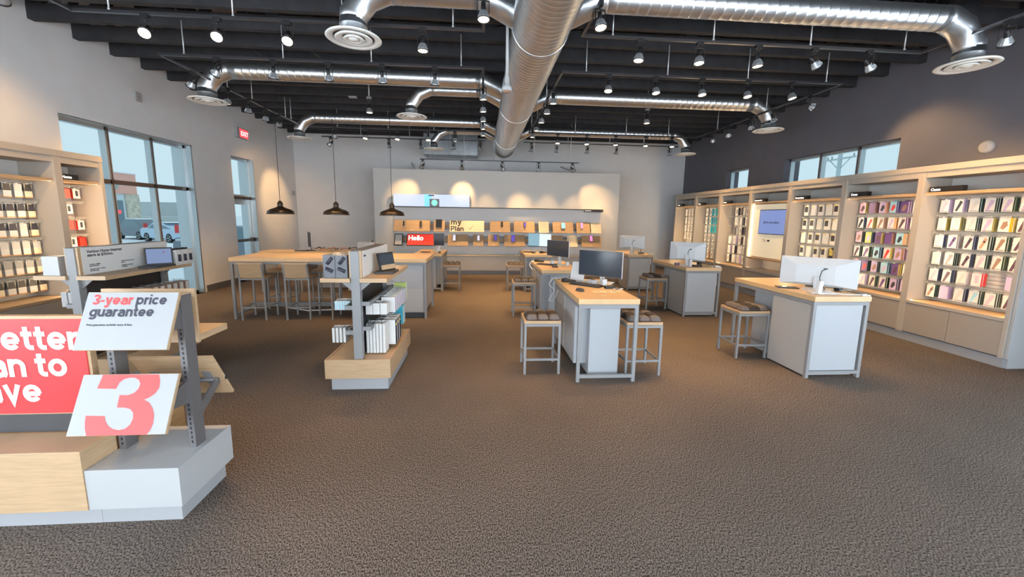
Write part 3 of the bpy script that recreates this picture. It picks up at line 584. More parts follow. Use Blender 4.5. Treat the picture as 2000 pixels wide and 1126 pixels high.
H1=[5.14,4.975,4.80,4.635,4.465,4.295]
hang('nearest right bay',RB[0],XBK-.014,RZ,H1,.105,.172,pick1,group='case boxes of the nearest right bay',skip=lambda r,k:(r==4 and k==4))
def pick2(r,k):
    fr=['pink','purple','lav','sky','purple','paper'] if r in(0,2,4) else ['paper','paper','paper','paper','lav','lav']
    if r==3: fr=['paper','paper','sky','paper','lav','purple']
    if r==2: fr=['pink','lime','purple','purple','sky','brown']
    if r==1: fr=['paper']*6
    sd=['olive','green','orange','navy','lav','brown','green','purple'][(r*3+k*5)%8]
    g=['plum','purple','ink','red','brown','lav'][(r*2+k)%6]
    kd='case' if fr[k]=='paper' else 'blob'
    return pack_mesh(('c',sd,fr[k],g,kd),TH,.105,.172,sd,fr[k],g,kd),{'paper':'white printed phone case box','pink':'pink phone case box','purple':'purple phone case box','lav':'lavender phone case box','sky':'pale blue phone case box','lime':'lime phone case box','brown':'brown phone case box'}[fr[k]],3
hang('second right bay',RB[1],XBK-.014,RZ,[y+1.205 for y in H1],.105,.172,pick2,group='case boxes of the second right bay')
def pick3(r,k):
    if r==3 and k in(4,5): return pack_mesh(('g2',),TH,.10,.20,'yellow','ink','olive','glass'),'black and yellow screen protector pack',3
    g='ink' if (r*7+k*3)%5<3 else 'paper'
    return pack_mesh(('g',g),TH,.10,.20,'paper','paper',g,'glass'),'screen protector pack, '+('black window' if g=='ink' else 'clear window'),2
hang('third right bay',RB[2],XBK-.014,[1.83,1.56,1.29,1.02,.75],[7.53,7.36,7.19,7.02,6.85,6.68],.10,.20,pick3,name='screen_protector_pack',cat='pack',group='protector packs of the third right bay')
def pick5(r,k):
    v=[('paper','ink'),('ink','paper'),('ink','ink'),('paper','grey')][(r+k*2)%4]
    if r>=3: v=[('paper','paper'),('lav','grey'),('ink','brown')][(r+k)%3]
    return pack_mesh(('s',)+v,.035,.09,.19,v[0],'paper' if v[1]!='ink' or k%2 else 'ink',v[1],'slim'),'slim '+{'paper':'white','ink':'black','lav':'lavender'}[v[0]]+' sided accessory box',2
hang('fifth right bay',RB[4],XBK-.014,[1.84,1.60,1.36,1.12,.88,.65],[9.90,9.70,9.50,9.30,9.12],.09,.19,pick5,name='accessory_box',group='accessory boxes of the fifth right bay',skip=lambda r,k:r<3 and k==0)
def pick6(r,k):
    v='teal' if (r<3 and k in(1,2,4)) else ('brown' if r==5 and k==1 else 'paper')
    return pack_mesh(('s6',v,k%2),.035,.09,.19,v if v!='paper' else 'grey',v if k%2==0 else 'paper','ink','slim'),('blue' if v=='teal' else 'white')+' slim accessory box',2
hang('sixth right bay',RB[5],XBK-.014,[1.84,1.60,1.36,1.12,.88,.65],[11.05,10.86,10.67,10.48,10.3],.09,.19,pick6,name='accessory_box',group='accessory boxes of the sixth right bay')
def pick7(r,k): return pack_mesh(('s7',k%2),.035,.09,.19,'grey','paper',('grey','brown')[k%2],'slim'),'grey and white accessory box',1
hang('farthest right bay',RB[6],XBK-.014,[1.84,1.60,1.36,1.12],[12.2,12.02,11.84,11.66],.09,.19,pick7,name='accessory_box',group='accessory boxes of the farthest right bay')

# ================================================================== LEFT DISPLAY BAYS
XG=-5.5
for i,(y0,y1,lb) in enumerate(((4.36,5.68,'wide wall bay of the left shelving, full of bagged cables'),(5.68,6.30,'narrow wall bay of the left shelving, next to the big window'),(3.04,4.36,'wall bay of the left shelving beyond the picture edge'))):
    ym=(y0+y1)/2; th=.045; a,b=y0+th,y1-th; xb=-5.93
    t=T('display_bay',lb,'shelving',(XG,ym,0),'display bays along the left wall'); LB.append(t)
    t.part('side_panel',B(-5.99,XG,y0,y0+th,.12,2.40),'greige',bev=.002); t.part('side_panel',B(-5.99,XG,y1-th,y1,.12,2.40),'greige',bev=.002)
    t.part('top_panel',B(-5.99,XG+.01,y0,y1,2.40,2.48),'greige',bev=.002); t.part('fascia',B(XG-.03,XG-.012,a,b,2.32,2.40),'greige'); t.part('soffit',B(-5.99,XG-.03,a,b,2.32,2.335),'greige')
    t.part('back_panel',B(-5.99,xb,a,b,.12,2.40),'back_panel'); t.part('plinth',B(-5.99,XG-.03,y0,y1,0,.12),'plinth')
    t.part('deck',B(xb,XG,a,b,.545,.58),'oak'); t.part('drawer_front',B(XG-.022,XG-.004,a,b,.135,.54),'greige_face',bev=.002)
    t.part('header_shelf',B(xb,XG-.03,a,b,2.08,2.115),'oak',bev=.003)
    mb=slatwall(t,xb,a+.03,b-.05,.60,2.06,-1)
    led(t,(XG-.06,b-.012,1.35),(R(-90),0,0),.03,1.5,LED_W); led(t,(XG-.06,a+.012,1.35),(R(90),0,0),.03,1.5,LED_W)
    if i==1: sign_block(t,XG-.05,a+.02,a+.26,2.115,-1,'Home')
LZ=[1.86,1.61,1.37,1.145,.90,.66]
def pickL(r,k):
    top=['charcoal','ink','ink','back_panel','grey','charcoal'][r]
    if r in (0,2) and k%3==1: top='back_panel'
    fr='cream' if k%4==0 else 'paper'
    return pack_mesh(('bag',top,fr),.016,.085,.165,'clear',fr,top,'bag'),'bagged cable with '+('dark' if top!='back_panel' else 'pale')+' top',2
hang('wide left bay',LB[0],-5.93+.014,LZ,[5.56-.118*k for k in range(10)],.085,.165,pickL,s=-1,name='cable_pack',cat='pack',group='cable packs of the wide left bay')
def pickL2(r,k):
    v=('maroon','paper') if (r+k)%2 else ('paper','paper')
    return pack_mesh(('n',)+v,.04,.10,.13,'maroon',v[0] if v[0]!='paper' else 'paper','ink' if v[0]=='paper' else 'maroon','slim'),('red' if v[0]=='maroon' else 'white')+' gadget box',2
hang('narrow left bay',LB[1],-5.93+.014,[1.88,1.66,1.44,1.20,.95],[6.16,6.02,5.88],.10,.13,pickL2,s=-1,name='gadget_box',group='gadget boxes of the narrow left bay',skip=lambda r,k:(r==1 and k==0))

# ================================================================== DESKS
def desk_frame(t,x0,x1,y0,y1,h,low=True):
    q=.035; th=.055
    top=t.part('tabletop',B(x0-.005,x1+.005,y0-.01,y1+.01,h-th,h),'oak_top',bev=.002)
    for (lx,ly) in ((x0,y0),(x1-q,y0),(x0,y1-q),(x1-q,y1-q)): t.part('leg',B(lx,lx+q,ly,ly+q,0,h-th-.003),'steel_paint')
    fr=MB().box(x0+q,x1-q,y0,y0+q,h-th-.042,h-th-.003).box(x0+q,x1-q,y1-q,y1,h-th-.042,h-th-.003).box(x0,x0+q,y0+q,y1-q,h-th-.042,h-th-.003).box(x1-q,x1,y0+q,y1-q,h-th-.042,h-th-.003)
    t.part('frame',fr,'steel_paint')
    if low: t.part('stretcher',MB().box(x0+q,x1-q,y0,y0+q,.045,.08),'steel_paint')
def desk_c(x0,x1,y0,y1,h,label,flip=False):
    t=T('service_desk',label,'desk',((x0+x1)/2,(y0+y1)/2,0),'counter-height desks'); desk_frame(t,x0,x1,y0,y1,h)
    fx=(lambda a,b:(a,b)) if not flip else (lambda a,b:(x0+x1-b,x0+x1-a))
    zt=h-.105
    a,b=fx(x0+.155,x0+.48); t.part('cabinet',B(a,b,y0+.12,y1-.30,.03,zt),'laminate',bev=.002); t.part('kick_panel',B(a,b,y0+.13,y0+.15,0,.03),'charcoal')
    a,b=fx(x0+.015,x0+.155); t.part('pedestal',B(a,b,y0+.22,y1-.05,.13,zt),'laminate')
    c,d=fx(x0+.006,x0+.015); ye=y1-.06; ys=ye-.40*(y1-y0)
    t.part('gap_shade',B(*fx(x0+.0145,x0+.0155),ys,ye,.135,zt),'black')  # black sheet behind the drawer fronts, standing in for shade in the gaps
    for z0,z1 in ((.14,.452),(.462,.612),(.622,zt)): dw=t.part('drawer_front',B(c,fx(x0+.006,x0+.0142)[1] if not flip else d,ys,ye,z0,z1) if not flip else B(fx(x0+.006,x0+.0142)[0],d,ys,ye,z0,z1),'laminate_warm')
    a,b=fx(x0+.48,x1-.05); t.part('back_shelf',B(a,b,y1-.30,y1-.27,.2,zt),'laminate')
    return t
def desk_r(x0,x1,y0,y1,h,label):
    t=T('service_desk',label,'desk',((x0+x1)/2,(y0+y1)/2,0),'counter-height desks'); desk_frame(t,x0,x1,y0,y1,h)
    zt=h-.10; t.part('front_panel',B(x0+.045,x1-.06,y0+.012,y0+.03,.085,zt),'laminate')
    t.part('cabinet',B(x0+.004,x1-.075,y0+.04,y0+.60,.02,zt),'laminate_warm',bev=.002)
    t.part('modesty_panel',B(x0+.13,x0+.16,y0+.60,y1-.25,.02,zt),'laminate')
    return t
desk_c(.985,1.615,3.87,5.20,.892,'nearest centre desk, oak top on grey frame')
desk_c(.965,1.60,6.28,7.62,.87,'second centre desk behind the nearest one')
desk_c(.985,1.60,9.0,10.2,.865,'farthest centre desk before the white partition')
desk_r(3.545,4.185,3.88,5.22,.915,'nearest right desk with a white monitor')
desk_r(3.56,4.20,6.6,7.95,.88,'second right desk behind the nearest one')
desk_r(3.50,4.12,9.2,10.4,.865,'farthest right desk by the corner')
desk_c(-1.56,-.915,9.03,10.25,.86,'rear left desk behind the high table',flip=True)
# ---- long high table with a cabinet at its right end
t=T('high_table','long oak high table on a grey steel frame with end cabinet','table',(-2.47,7.0,0))
x0,x1,y0,y1,h=-4.015,-.925,6.55,7.50,1.01; q=.04
t.part('tabletop',B(x0-.01,x1+.01,y0-.01,y1+.01,h-.065,h),'oak_top',bev=.003)
for lx,ly in ((x0,y0),(x1-q,y0),(x0,y1-q),(x1-q,y1-q)): t.part('leg',B(lx,lx+q,ly,ly+q,0,h-.068),'steel_paint')
t.part('frame',MB().box(x0+q,x1-q,y0,y0+q,h-.105,h-.068).box(x0+q,x1-q,y1-q,y1,h-.105,h-.068).box(x0,x0+q,y0+q,y1-q,h-.105,h-.068).box(x1-q,x1,y0+q,y1-q,h-.105,h-.068),'steel_paint')
t.part('stretcher',MB().box(x0,x0+q,y0+q,y1-q,.06,.095).box(x0+q,-1.72,y0+.42,y0+.46,.12,.19),'steel_paint')
t.part('cabinet',B(-1.72,-.97,6.58,7.42,.10,h-.11),'laminate_warm'); t.part('end_panel',B(-1.70,-.985,6.565,6.58,.52,h-.11),'plinth'); t.part('end_panel',B(-1.70,-.985,6.565,6.58,.12,.515),'laminate_warm')
d=t.part('door',MB().box(-.97,-.955,6.60,7.0,.12,h-.12),'laminate_warm'); t.part('handle',B(-.955,-.94,6.64,6.72,.60,.62),'alu',parent=d); d=t.part('door',MB().box(-.97,-.955,7.01,7.42,.12,h-.12),'laminate_warm')
t.part('kick_panel',B(-1.70,-.99,6.62,7.4,0,.10),'charcoal')
mb=MB(); mb.tube([(-3.4,6.98,.10),(-3.0,6.9,.06),(-2.7,7.0,.05),(-2.3,6.95,.08),(-2.0,7.0,.05)],.012,6)
t.part('power_cord',mb,'cord_white')
# white radiator-like box on the floor behind the table
t=T('low_cabinet','low white cabinet on the floor behind the high table','cabinet',(-3.2,9.5,0)); t.part('body',B(-3.85,-2.9,9.5,9.95,.0,.62),'white_lam'); t.part('door',B(-3.83,-3.39,9.49,9.5,.05,.60),'laminate_warm'); t.part('door',B(-3.37,-2.92,9.49,9.5,.05,.60),'laminate_warm')

# ---- stools
def low_stool():
    t=T('low_stool','','stool',(0,0,0)); s=.20; q=.025; H=.60
    t.part('seat',B(-s,s,-s+.005,s-.005,H-.03,H),'oak',bev=.002)
    t.part('seat_frame',MB().box(-s+q,s-q,-s,-s+q,H-.06,H-.032).box(-s+q,s-q,s-q,s,H-.06,H-.032).box(-s,-s+q,-s+q,s-q,H-.06,H-.032).box(s-q,s,-s+q,s-q,H-.06,H-.032),'steel_paint')
    for a in (-s,s-q):
        for b in (-s,s-q): t.part('leg',B(a,a+q,b,b+q,0,H-.032),'steel_paint')
    for b in (-s,s-q): t.part('stretcher',B(-s+q,s-q,b+.003,b+q-.003,.155,.178),'steel_paint')
    for a in (-s,s-q): t.part('stretcher',B(a+.003,a+q-.003,-s+q,s-q,.155,.178),'steel_paint')
    reg(t.o); return t.o
def pillow(cx,cy,w_,d_,h_,z):
    mb=MB(); n=10; vs=[]; 
    for j in range(n+1):
        for i in range(n+1):
            u=i/n*2-1; v=j/n*2-1; k=max(0,(1-u**4)*(1-v**4))**.5
            vs.append((cx+u*w_/2*(1-.06*abs(v)**3),cy+v*d_/2*(1-.06*abs(u)**3),z+h_*k))
    fs=[(j*(n+1)+i,j*(n+1)+i+1,(j+1)*(n+1)+i+1,(j+1)*(n+1)+i) for j in range(n) for i in range(n)]
    m_=len(vs); vs+=[(v[0],v[1],z-.0) for v in vs[:]]
    fs+=[(m_+f[3],m_+f[2],m_+f[1],m_+f[0]) for f in fs]
    mb.add(vs,fs,0,True); return mb
def cushion():
    t=T('seat_cushion','','cushion',(0,0,0))
    t.part('cover',pillow(0,0,.385,.37,.035,0),'cush_mesh',fix=False)
    for j in range(3):
        for i in range(3):
            t.part('pad',pillow(-.122+.122*i,-.118+.118*j,.122,.105 if j!=1 else .16,.050 if j!=1 else .054,.008),'cush_pad' if j!=1 else 'cush_mesh',fix=False,label='dark mesh pad' if j==1 else 'taupe pad')
    reg(t.o); return t.o
st0=low_stool(); cu0=cushion(); used=[0]
SG='low stools at the desks'; CG='quilted cushions on the low stools'
def stool_at(x,y,where,rz=0,h=1.0,cr=None):
    if not used[0]: s,c=st0,cu0; used[0]=1
    else: s,c=clone(st0),clone(cu0)
    s.location=(x,y,0); s.rotation_euler=(0,0,rz); s['label']='low oak and grey steel stool '+where; s['group']=SG
    c.location=(x+.01,y,.60); c.rotation_euler=(0,0,rz if cr is None else cr); c['label']='brown and black quilted cushion on the stool '+where; c['group']=CG
stool_at(.655,4.30,'left of the nearest centre desk'); stool_at(1.76,4.22,'right of the nearest centre desk',0)
stool_at(.73,6.85,'left of the second centre desk'); stool_at(1.78,6.85,'right of the second centre desk')
stool_at(.78,9.3,'left of the farthest centre desk'); stool_at(1.80,9.35,'right of the farthest centre desk')
stool_at(3.36,4.71,'left of the nearest right desk',0,cr=PI/2); stool_at(3.33,7.39,'left of the second right desk',0,cr=PI/2)
stool_at(-.72,9.32,'right of the rear left desk')
def high_stool():
    t=T('high_stool','','stool',(0,0,0)); s=.195; q=.024; H=.72   # back towards -Y
    t.part('seat',B(-s+.005,s-.005,-s+.02,s,H-.035,H),'oak_dark',bev=.003)
    t.part('seat_frame',MB().box(-s,s,-s,-s+q,H-.06,H-.036).box(-s,s,s-q,s,H-.06,H-.036).box(-s,-s+q,-s,s,H-.06,H-.036).box(s-q,s,-s,s,H-.06,H-.036),'steel_paint')
    for a in (-s,s-q):
        t.part('leg',B(a,a+q,s-q,s,0,H-.036),'steel_paint')
        mb=MB(); mb.box(a,a+q,-s,-s+q,0,H-.03); mb.prism([(-s,H-.03),(-s+q,H-.03),(-s+q-.05,.925),(-s-.05,.925)],(a,0,0),(0,1,0),(0,0,1),(q,0,0)); t.part('leg',mb,'steel_paint')
    mb=MB(); mb.prism([(-s+.004,H-.02),(-s+.02,H-.02),(-s-.026,.918),(-s-.042,.918)],(-s+q,0,0),(0,1,0),(0,0,1),(2*s-2*q,0,0)); t.part('backrest',mb,'oak')
    t.part('back_rail',MB().box(-s,s,-s-.052,-s-.02,.918,.938),'oak')
    for b in (-s,s-q): t.part('stretcher',B(-s+q,s-q,b+.004,b+q-.004,.20 ,.218),'steel_paint')
    for a in (-s,s-q): t.part('stretcher',B(a+.004,a+q-.004,-s+q,s-q,.20,.218),'steel_paint')
    reg(t.o); return t.o
hs=high_stool(); HG='high stools at the long table'
for i,(x,y,rz,l) in enumerate(((-3.655,6.66,0,'near side, leftmost'),(-2.965,6.66,0,'near side, second from the left'),(-2.25,6.66,0,'near side, third from left'),(-3.66,7.48,PI,'far side, leftmost'),(-2.88,7.48,PI,'far side, second from left'),(-2.15,7.48,PI,'far side, third from the left'))):
    o=hs if i==0 else clone(hs); o.location=(x,y,0); o.rotation_euler=(0,0,rz); o['label']='high steel stool with oak back at the long table, '+l; o['group']=HG

# ---- monitors and desk clutter
def monitor(name,label,L,Rr,z0,z1,base,zt,back=False,scr='screen_dark',lean=.0):
    """panel from left-edge point L to right-edge point Rr as seen in the photograph"""
    L=Vector((*L,0)); Q=Vector((*Rr,0)); ux=(Q-L); wd=ux.length; ux.normalize(); n=Vector((ux.y,-ux.x,0))  # towards the viewer
    c=(L+Q)/2; t=T(name,label,'monitor',(base[0],base[1],zt),'monitors on the desks')
    up=(Vector((0,0,1))-n*lean).normalized(); o=L+Vector((0,0,z0)); H=z1-z0
    fr='white_plastic' if back or scr!='screen_dark' else 'white_plastic'
    mb=MB(); s=1 if not back else 1
    mb.prism([(0,0),(wd,0),(wd,H),(0,H)],o,ux,up,-n*.022); t.part('housing',mb,'white_plastic',label='white rear shell')
    if not back:
        mb=MB(); mb.prism([(0.002,0.002),(wd-.002,.002),(wd-.002,H-.002),(.002,H-.002)],o+n*.0005,ux,up,n*.002); t.part('bezel',mb,'black')
        if scr=='screen_doc':
            t.part('screen',MB().prism([(.008,.02),(wd*.5,.02),(wd*.5,H-.008),(.008,H-.008)],o+n*.0027,ux,up,n*.0006),'screen_map'); t.part('screen',MB().prism([(wd*.5,.02),(wd-.008,.02),(wd-.008,H-.008),(wd*.5,H-.008)],o+n*.0027,ux,up,n*.0006),'screen_doc',label='pale document on screen')
        else: t.part('screen',MB().prism([(.007,.018),(wd-.007,.018),(wd-.007,H-.007),(.007,H-.007)],o+n*.0027,ux,up,n*.0006),scr)
    else:
        b=MB(); P=[(0,0),(wd,0),(wd,H),(0,H)]; Pi=[(wd*.22,.03),(wd*.72,.03),(wd*.72,H*.74),(wd*.22,H*.74)]
        A=[o+ux*p[0]+up*p[1] for p in P]+[o+ux*p[0]+up*p[1]+n*.035 for p in Pi]
        b.add(A,[(4,5,6,7),(0,1,5,4),(1,2,6,5),(2,3,7,6),(3,0,4,7)]); t.part('back_bulge',b,'white_plastic')
        t.part('screen',MB().prism([(.007,.018),(wd-.007,.018),(wd-.007,H-.007),(.007,H-.007)],o-n*.0235,ux,up,-n*.001),'screen_dark')
        p=o+ux*wd*.6+up*H*.62+n*.036
        t.part('port',MB().prism([(-.02,0),(.02,0),(.02,.012),(-.02,.012)],p,ux,up,n*.004),'black')
        mb=MB(); mb.tube([p+n*.01,p-ux*.03+n*.03-up*.02,p-ux*.045+n*.03-up*.10,p-ux*.03+n*.02-up*.18,p+ux*.02+n*.0-up*.235],.004,6); t.part('cable',mb,'cord')
    nb=n if back else -n
    a=c+nb*.05; f=Vector((base[0],base[1],0))
    mb=MB(); f3=Vector((base[0],base[1],zt)); top=a+Vector((0,0,z0+H*.35)); mb.prism([(-.03,0),(.03,0),(.025,(top-f3).length),(-.025,(top-f3).length)],f3+nb*.0,ux,(top-f3).normalized(),nb*.025); t.part('stand_neck',mb,'white_plastic')
    mb=MB(); mb.prism([(-.13,-.09),(.13,-.09),(.13,.09),(-.13,.09)],f3,ux,n,Vector((0,0,.012))); t.part('stand_foot',mb,'white_plastic',bev=.002)
    return t
monitor('monitor','large dark monitor angled on the nearest centre desk',(1.25,5.0),(1.68,4.60),.985,1.31,(1.53,4.88),.892)
monitor('monitor','dark monitor on the second centre desk',(1.175,7.10),(1.48,6.68),1.035,1.315,(1.38,6.98),.87)
monitor('monitor','monitor with a lit page on the farthest centre desk',(1.13,9.75),(1.66,9.45),1.0,1.33,(1.42,9.72),.865,scr='screen_doc')
monitor('monitor','small dark monitor on the rear left desk',(-1.19,9.75),(-.93,9.75),1.0,1.30,(-1.08,9.80),.86)
monitor('monitor','white back of the monitor on the nearest right desk',(3.70,4.60),(4.20,4.06),.955,1.288,(3.93,4.30),.915,back=True)
monitor('monitor','white back of the monitor on the second right desk',(3.54,7.2),(4.03,6.84),.965,1.30,(3.76,6.93),.88,back=True)
monitor('monitor','white back of the monitor on the farthest right desk',(3.41,9.6),(3.90,9.25),1.0,1.31,(3.66,9.34),.865,back=True)
def keyboard(x,y,z,a,label,L=.40):
    t=T('keyboard',label,'keyboard',(x,y,z),'keyboards'); M=Matrix.Translation((x,y,z))@Matrix.Rotation(a,4,'Z')
    t.part('tray',B(-L/2,L/2,-.07,.07,0,.016,0,M),'black',bev=.002); mb=MB()
    for r in range(5):
        for k in range(14): mb.box(-L/2+.012+k*(L-.024)/14,-L/2+.012+(k+.82)*(L-.024)/14,-.06+r*.025,-.06+r*.025+.02,.016,.021,0,M)
    t.part('keys',mb,'charcoal')
def mouse(x,y,z,a,label):
    t=T('mouse',label,'mouse',(x,y,z),'computer mice'); p=pillow(0,0,.062,.105,.036,0); M=Matrix.Translation((x,y,z))@Matrix.Rotation(a,4,'Z'); p.v=[tuple(M@Vector(v)) for v in p.v]
    t.part('shell',p,'charcoal',fix=False); t.part('wheel',B(-.004,.004,.015,.035,.03,.037,0,M),'grey')
def handset(x,y,z,a,label):
    t=T('barcode_scanner',label,'scanner',(x,y,z),'scanners and phones'); M=Matrix.Translation((x,y,z))@Matrix.Rotation(a,4,'Z')
    mb=MB().tube([M@Vector(p) for p in ((-.08,0,.02),(-.03,0,.026),(.03,0,.022),(.10,.01,.016))],[.026,.030,.018,.014],10); t.part('body',mb,'black'); t.part('scan_window',MB().cyl(M@Vector((-.085,0,.02)),M@Vector((-.08,0,.02)),.018,10),'screen_dark')
def cable(name,label,pts,r,mt,group='loose cables'):
    mb=MB(); P=[Vector(p) for p in pts]; Q=[]
    for i in range(len(P)-1):
        p0=P[max(i-1,0)];p1=P[i];p2=P[i+1];p3=P[min(i+2,len(P)-1)]
        for k in range(5):
            s=k/5; Q.append(.5*((2*p1)+(-p0+p2)*s+(2*p0-5*p1+4*p2-p3)*s*s+(-p0+3*p1-3*p2+p3)*s**3))
    Q.append(P[-1]); mb.tube(Q,r,6); return single(name,mb,[mt],label,'cable',group)
def box_thing(name,label,cat,x,y,z,sx,sy,sz,a,mt,det=None,dm='charcoal',group=None,parts='body'):
    t=T(name,label,cat,(x,y,z),group); M=Matrix.Translation((x,y,z))@Matrix.Rotation(a,4,'Z'); t.part(parts,B(-sx/2,sx/2,-sy/2,sy/2,0,sz,0,M),mt,bev=.003)
    if det: t.part(det,B(-sx*.3,sx*.3,-sy*.3,sy*.3,sz,sz+.002,0,M),dm)
    return t
Z1=.892
keyboard(1.27,4.68,Z1,-.76,'black keyboard lying askew on the nearest centre desk'); mouse(1.10,4.31,Z1,.5,'dark mouse on the nearest centre desk')
handset(1.10,4.93,Z1,-.4,'black hand scanner at the left edge of the nearest centre desk')
t=box_thing('tablet_stand','white tablet leaning upright left of the big dark monitor','tablet',1.22,5.02,Z1,.16,.12,.01,-.7,'white_plastic'); M=Matrix.Translation((1.24,5.06,Z1))@Matrix.Rotation(-.76,4,'Z')@Matrix.Rotation(R(-16),4,'X'); t.part('tablet',B(-.10,.10,-.004,.004,.01,.25,0,M),'white_plastic'); 
box_thing('card_reader','white card terminal under the big dark monitor','terminal',1.39,4.83,Z1,.08,.10,.05,.4,'white_plastic','keypad')
box_thing('dock','white dock at the foot of the big dark monitor','dock',1.50,4.72,Z1,.06,.06,.075,.2,'white_plastic','slot')
box_thing('white_tray','white plastic tray behind the keyboard on the nearest centre desk','tray',1.36,4.98,Z1,.34,.10,.012,-.76,'white_plastic')
box_thing('power_strip','black power adapter at the right of the nearest centre desk','adapter',1.50,4.47,Z1,.13,.06,.03,.1,'black','slot')
box_thing('smartphone','white phone lying at the right edge of the nearest centre desk','phone',1.57,4.46,Z1,.075,.15,.009,.9,'white_plastic','screen')
for i,(x,y,a) in enumerate(((1.30,4.28,.2),(1.42,4.27,-.15),(1.50,4.30,.35))):
    t=box_thing('paper_sheet',f'cream printed sheet on the nearest centre desk, {orde(i,3)} from the left','paper',x,y,Z1+.0005*i,.13,.09,.0008,a,'cream'); t.part('print',B(x-.03,x+.03,y-.015,y+.015,Z1+.0005*i+.0008,Z1+.0005*i+.0012),'ink' if i==2 else 'brown')
box_thing('name_tag','small white stickers near the front edge of the nearest centre desk','sticker',1.30,4.06,Z1,.07,.012,.0008,0,'paper')
cable('desk_cable','black cable lying across the nearest centre desk',[(1.20,4.92,Z1+.004),(1.32,4.8,Z1+.004),(1.42,4.7,Z1+.006),(1.46,4.62,Z1+.004),(1.52,4.52,Z1+.03)],.004,'cord')
cable('desk_cable','black cable looped by the right edge of the nearest centre desk',[(1.50,4.47,Z1+.02),(1.58,4.56,Z1+.05),(1.62,4.5,Z1+.045),(1.60,4.42,Z1+.006),(1.54,4.40,Z1+.004)],.006,'cord')
cable('hanging_cable','white cable looped off the back left corner of the nearest centre desk',[(1.02,5.15,Z1+.004),(.96,5.21,Z1),(.90,5.2,.82),(.97,5.2,.74),(.93,5.18,.66),(.90,5.18,.60),(.96,5.14,.62),(.975,4.95,.78)],.005,'cord_white')
cable('hanging_cable','black cable dangling off the back left corner of the nearest centre desk',[(1.03,5.12,Z1+.004),(.955,5.21,.88),(.94,5.2,.78),(.96,5.2,.68)],.004,'cord')
Z2=.87
keyboard(1.16,6.98,Z2,-.55,'black keyboard on the second centre desk',.36); mouse(1.24,6.62,Z2,1.2,'dark mouse on the second centre desk'); handset(1.08,7.45,Z2,-.5,'black hand scanner on the second centre desk')
box_thing('card_reader','white terminal under the monitor of the second centre desk','terminal',1.27,7.05,Z2,.06,.07,.075,.1,'white_plastic','keypad'); box_thing('dock','white dock beside the monitor of the second centre desk','dock',1.50,6.85,Z2,.05,.06,.07,.1,'white_plastic','slot')
box_thing('white_tray','white tray behind the keyboard of the second centre desk','tray',1.32,7.12,Z2,.30,.10,.012,-.55,'white_plastic')
cable('hanging_cable','white cable looped off the left edge of the second centre desk',[(1.05,7.5,Z2+.004),(.96,7.55,Z2+.0),(.91,7.5,.80),(.95,7.35,.74),(.955,7.2,.78)],.006,'cord_white')
Z3=.865
mouse(1.22,9.35,Z3,.5,'dark mouse on the farthest centre desk'); keyboard(1.15,9.6,Z3,-.3,'black keyboard on the farthest centre desk',.3); box_thing('card_reader','white terminal on the farthest centre desk','terminal',1.28,9.85,Z3,.07,.08,.08,0,'white_plastic','keypad'); handset(1.45,9.4,Z3,.4,'black hand scanner on the farthest centre desk')
cable('hanging_cable','black cable hanging off the left of the farthest centre desk',[(1.05,9.95,Z3+.004),(.95,10.0,Z3+.01),(.91,9.95,.78),(.955,9.8,.62)],.004,'cord')
ZA=.915
t=box_thing('white_tray','white plastic base by the stand of the nearest right monitor','tray',3.78,4.06,ZA,.26,.10,.016,-.2,'white_plastic')
t=T('white_stand','white upright holder standing before the nearest right monitor','holder',(3.72,4.04,ZA)); M=Matrix.Translation((3.72,4.04,ZA))@Matrix.Rotation(.2,4,'Z')@Matrix.Rotation(R(8),4,'Y'); t.part('post',B(-.028,.028,-.02,.02,0,.145,0,M),'white_plastic',bev=.006); t.part('foot',B(-.05,.05,-.04,.04,0,.006,0,M),'white_plastic')
box_thing('tablet','black tablet lying left of the nearest right monitor','tablet',3.66,4.42,ZA,.22,.14,.012,-.4,'black','screen','screen_dark')
box_thing('black_block','black round-edged base right of the nearest right monitor','base',4.13,4.22,ZA,.06,.06,.065,.2,'black','slot')
cable('desk_cable','white cable running over the right edge of the nearest right desk',[(3.86,4.10,ZA+.02),(3.95,4.0,ZA+.005),(4.05,3.97,ZA+.004),(4.13,3.93,ZA+.01),(4.17,3.92,ZA+.02)],.006,'cord_white')
cable('desk_cable','grey cable behind the white plug on the nearest right desk',[(4.0,4.35,ZA+.005),(4.1,4.25,ZA+.004),(4.17,4.1,ZA+.03)],.005,'cord_white')
box_thing('keyboard_tray','dark brown keyboard at the right of the nearest right desk','keyboard',4.08,4.5,ZA,.18,.10,.015,-.7,'charcoal','keys','black')
def plug(x,y,z,label):
    t=T('outlet_box',label,'outlet',(x,y,z),'white outlet boxes on desk edges'); t.part('body',B(x-.05,x+.05,y-.03,y+.05,z,z+.075),'white_plastic',bev=.006); t.part('plug',MB().cyl((x+.05,y+.01,z+.05),(x+.075,y+.01,z+.05),.014,8).cyl((x+.05,y+.01,z+.02),(x+.07,y+.01,z+.02),.012,8),'white_plastic'); t.part('cord',MB().tube([(x+.07,y+.01,z+.05),(x+.095,y+.02,z+.04),(x+.085,y+.03,z-.01),(x+.055,y+.05,z-.12),(x+.05,y+.06,z-.3)],.006,6),'cord_white')
plug(4.16,3.93,ZA-.062,'white outlet box clipped to the right corner of the nearest right desk')
plug(4.17,6.68,.83,'white outlet box clipped to the right corner of the second right desk'); plug(4.09,9.26,.82,'white outlet box clipped to the right corner of the farthest right desk')
box_thing('card_reader','black terminal behind the second right monitor','terminal',3.86,6.80,.88,.16,.10,.03,.2,'black','keypad'); box_thing('black_block','black block at the right of the second right monitor','base',3.99,6.95,.88,.06,.06,.06,.2,'black','slot')
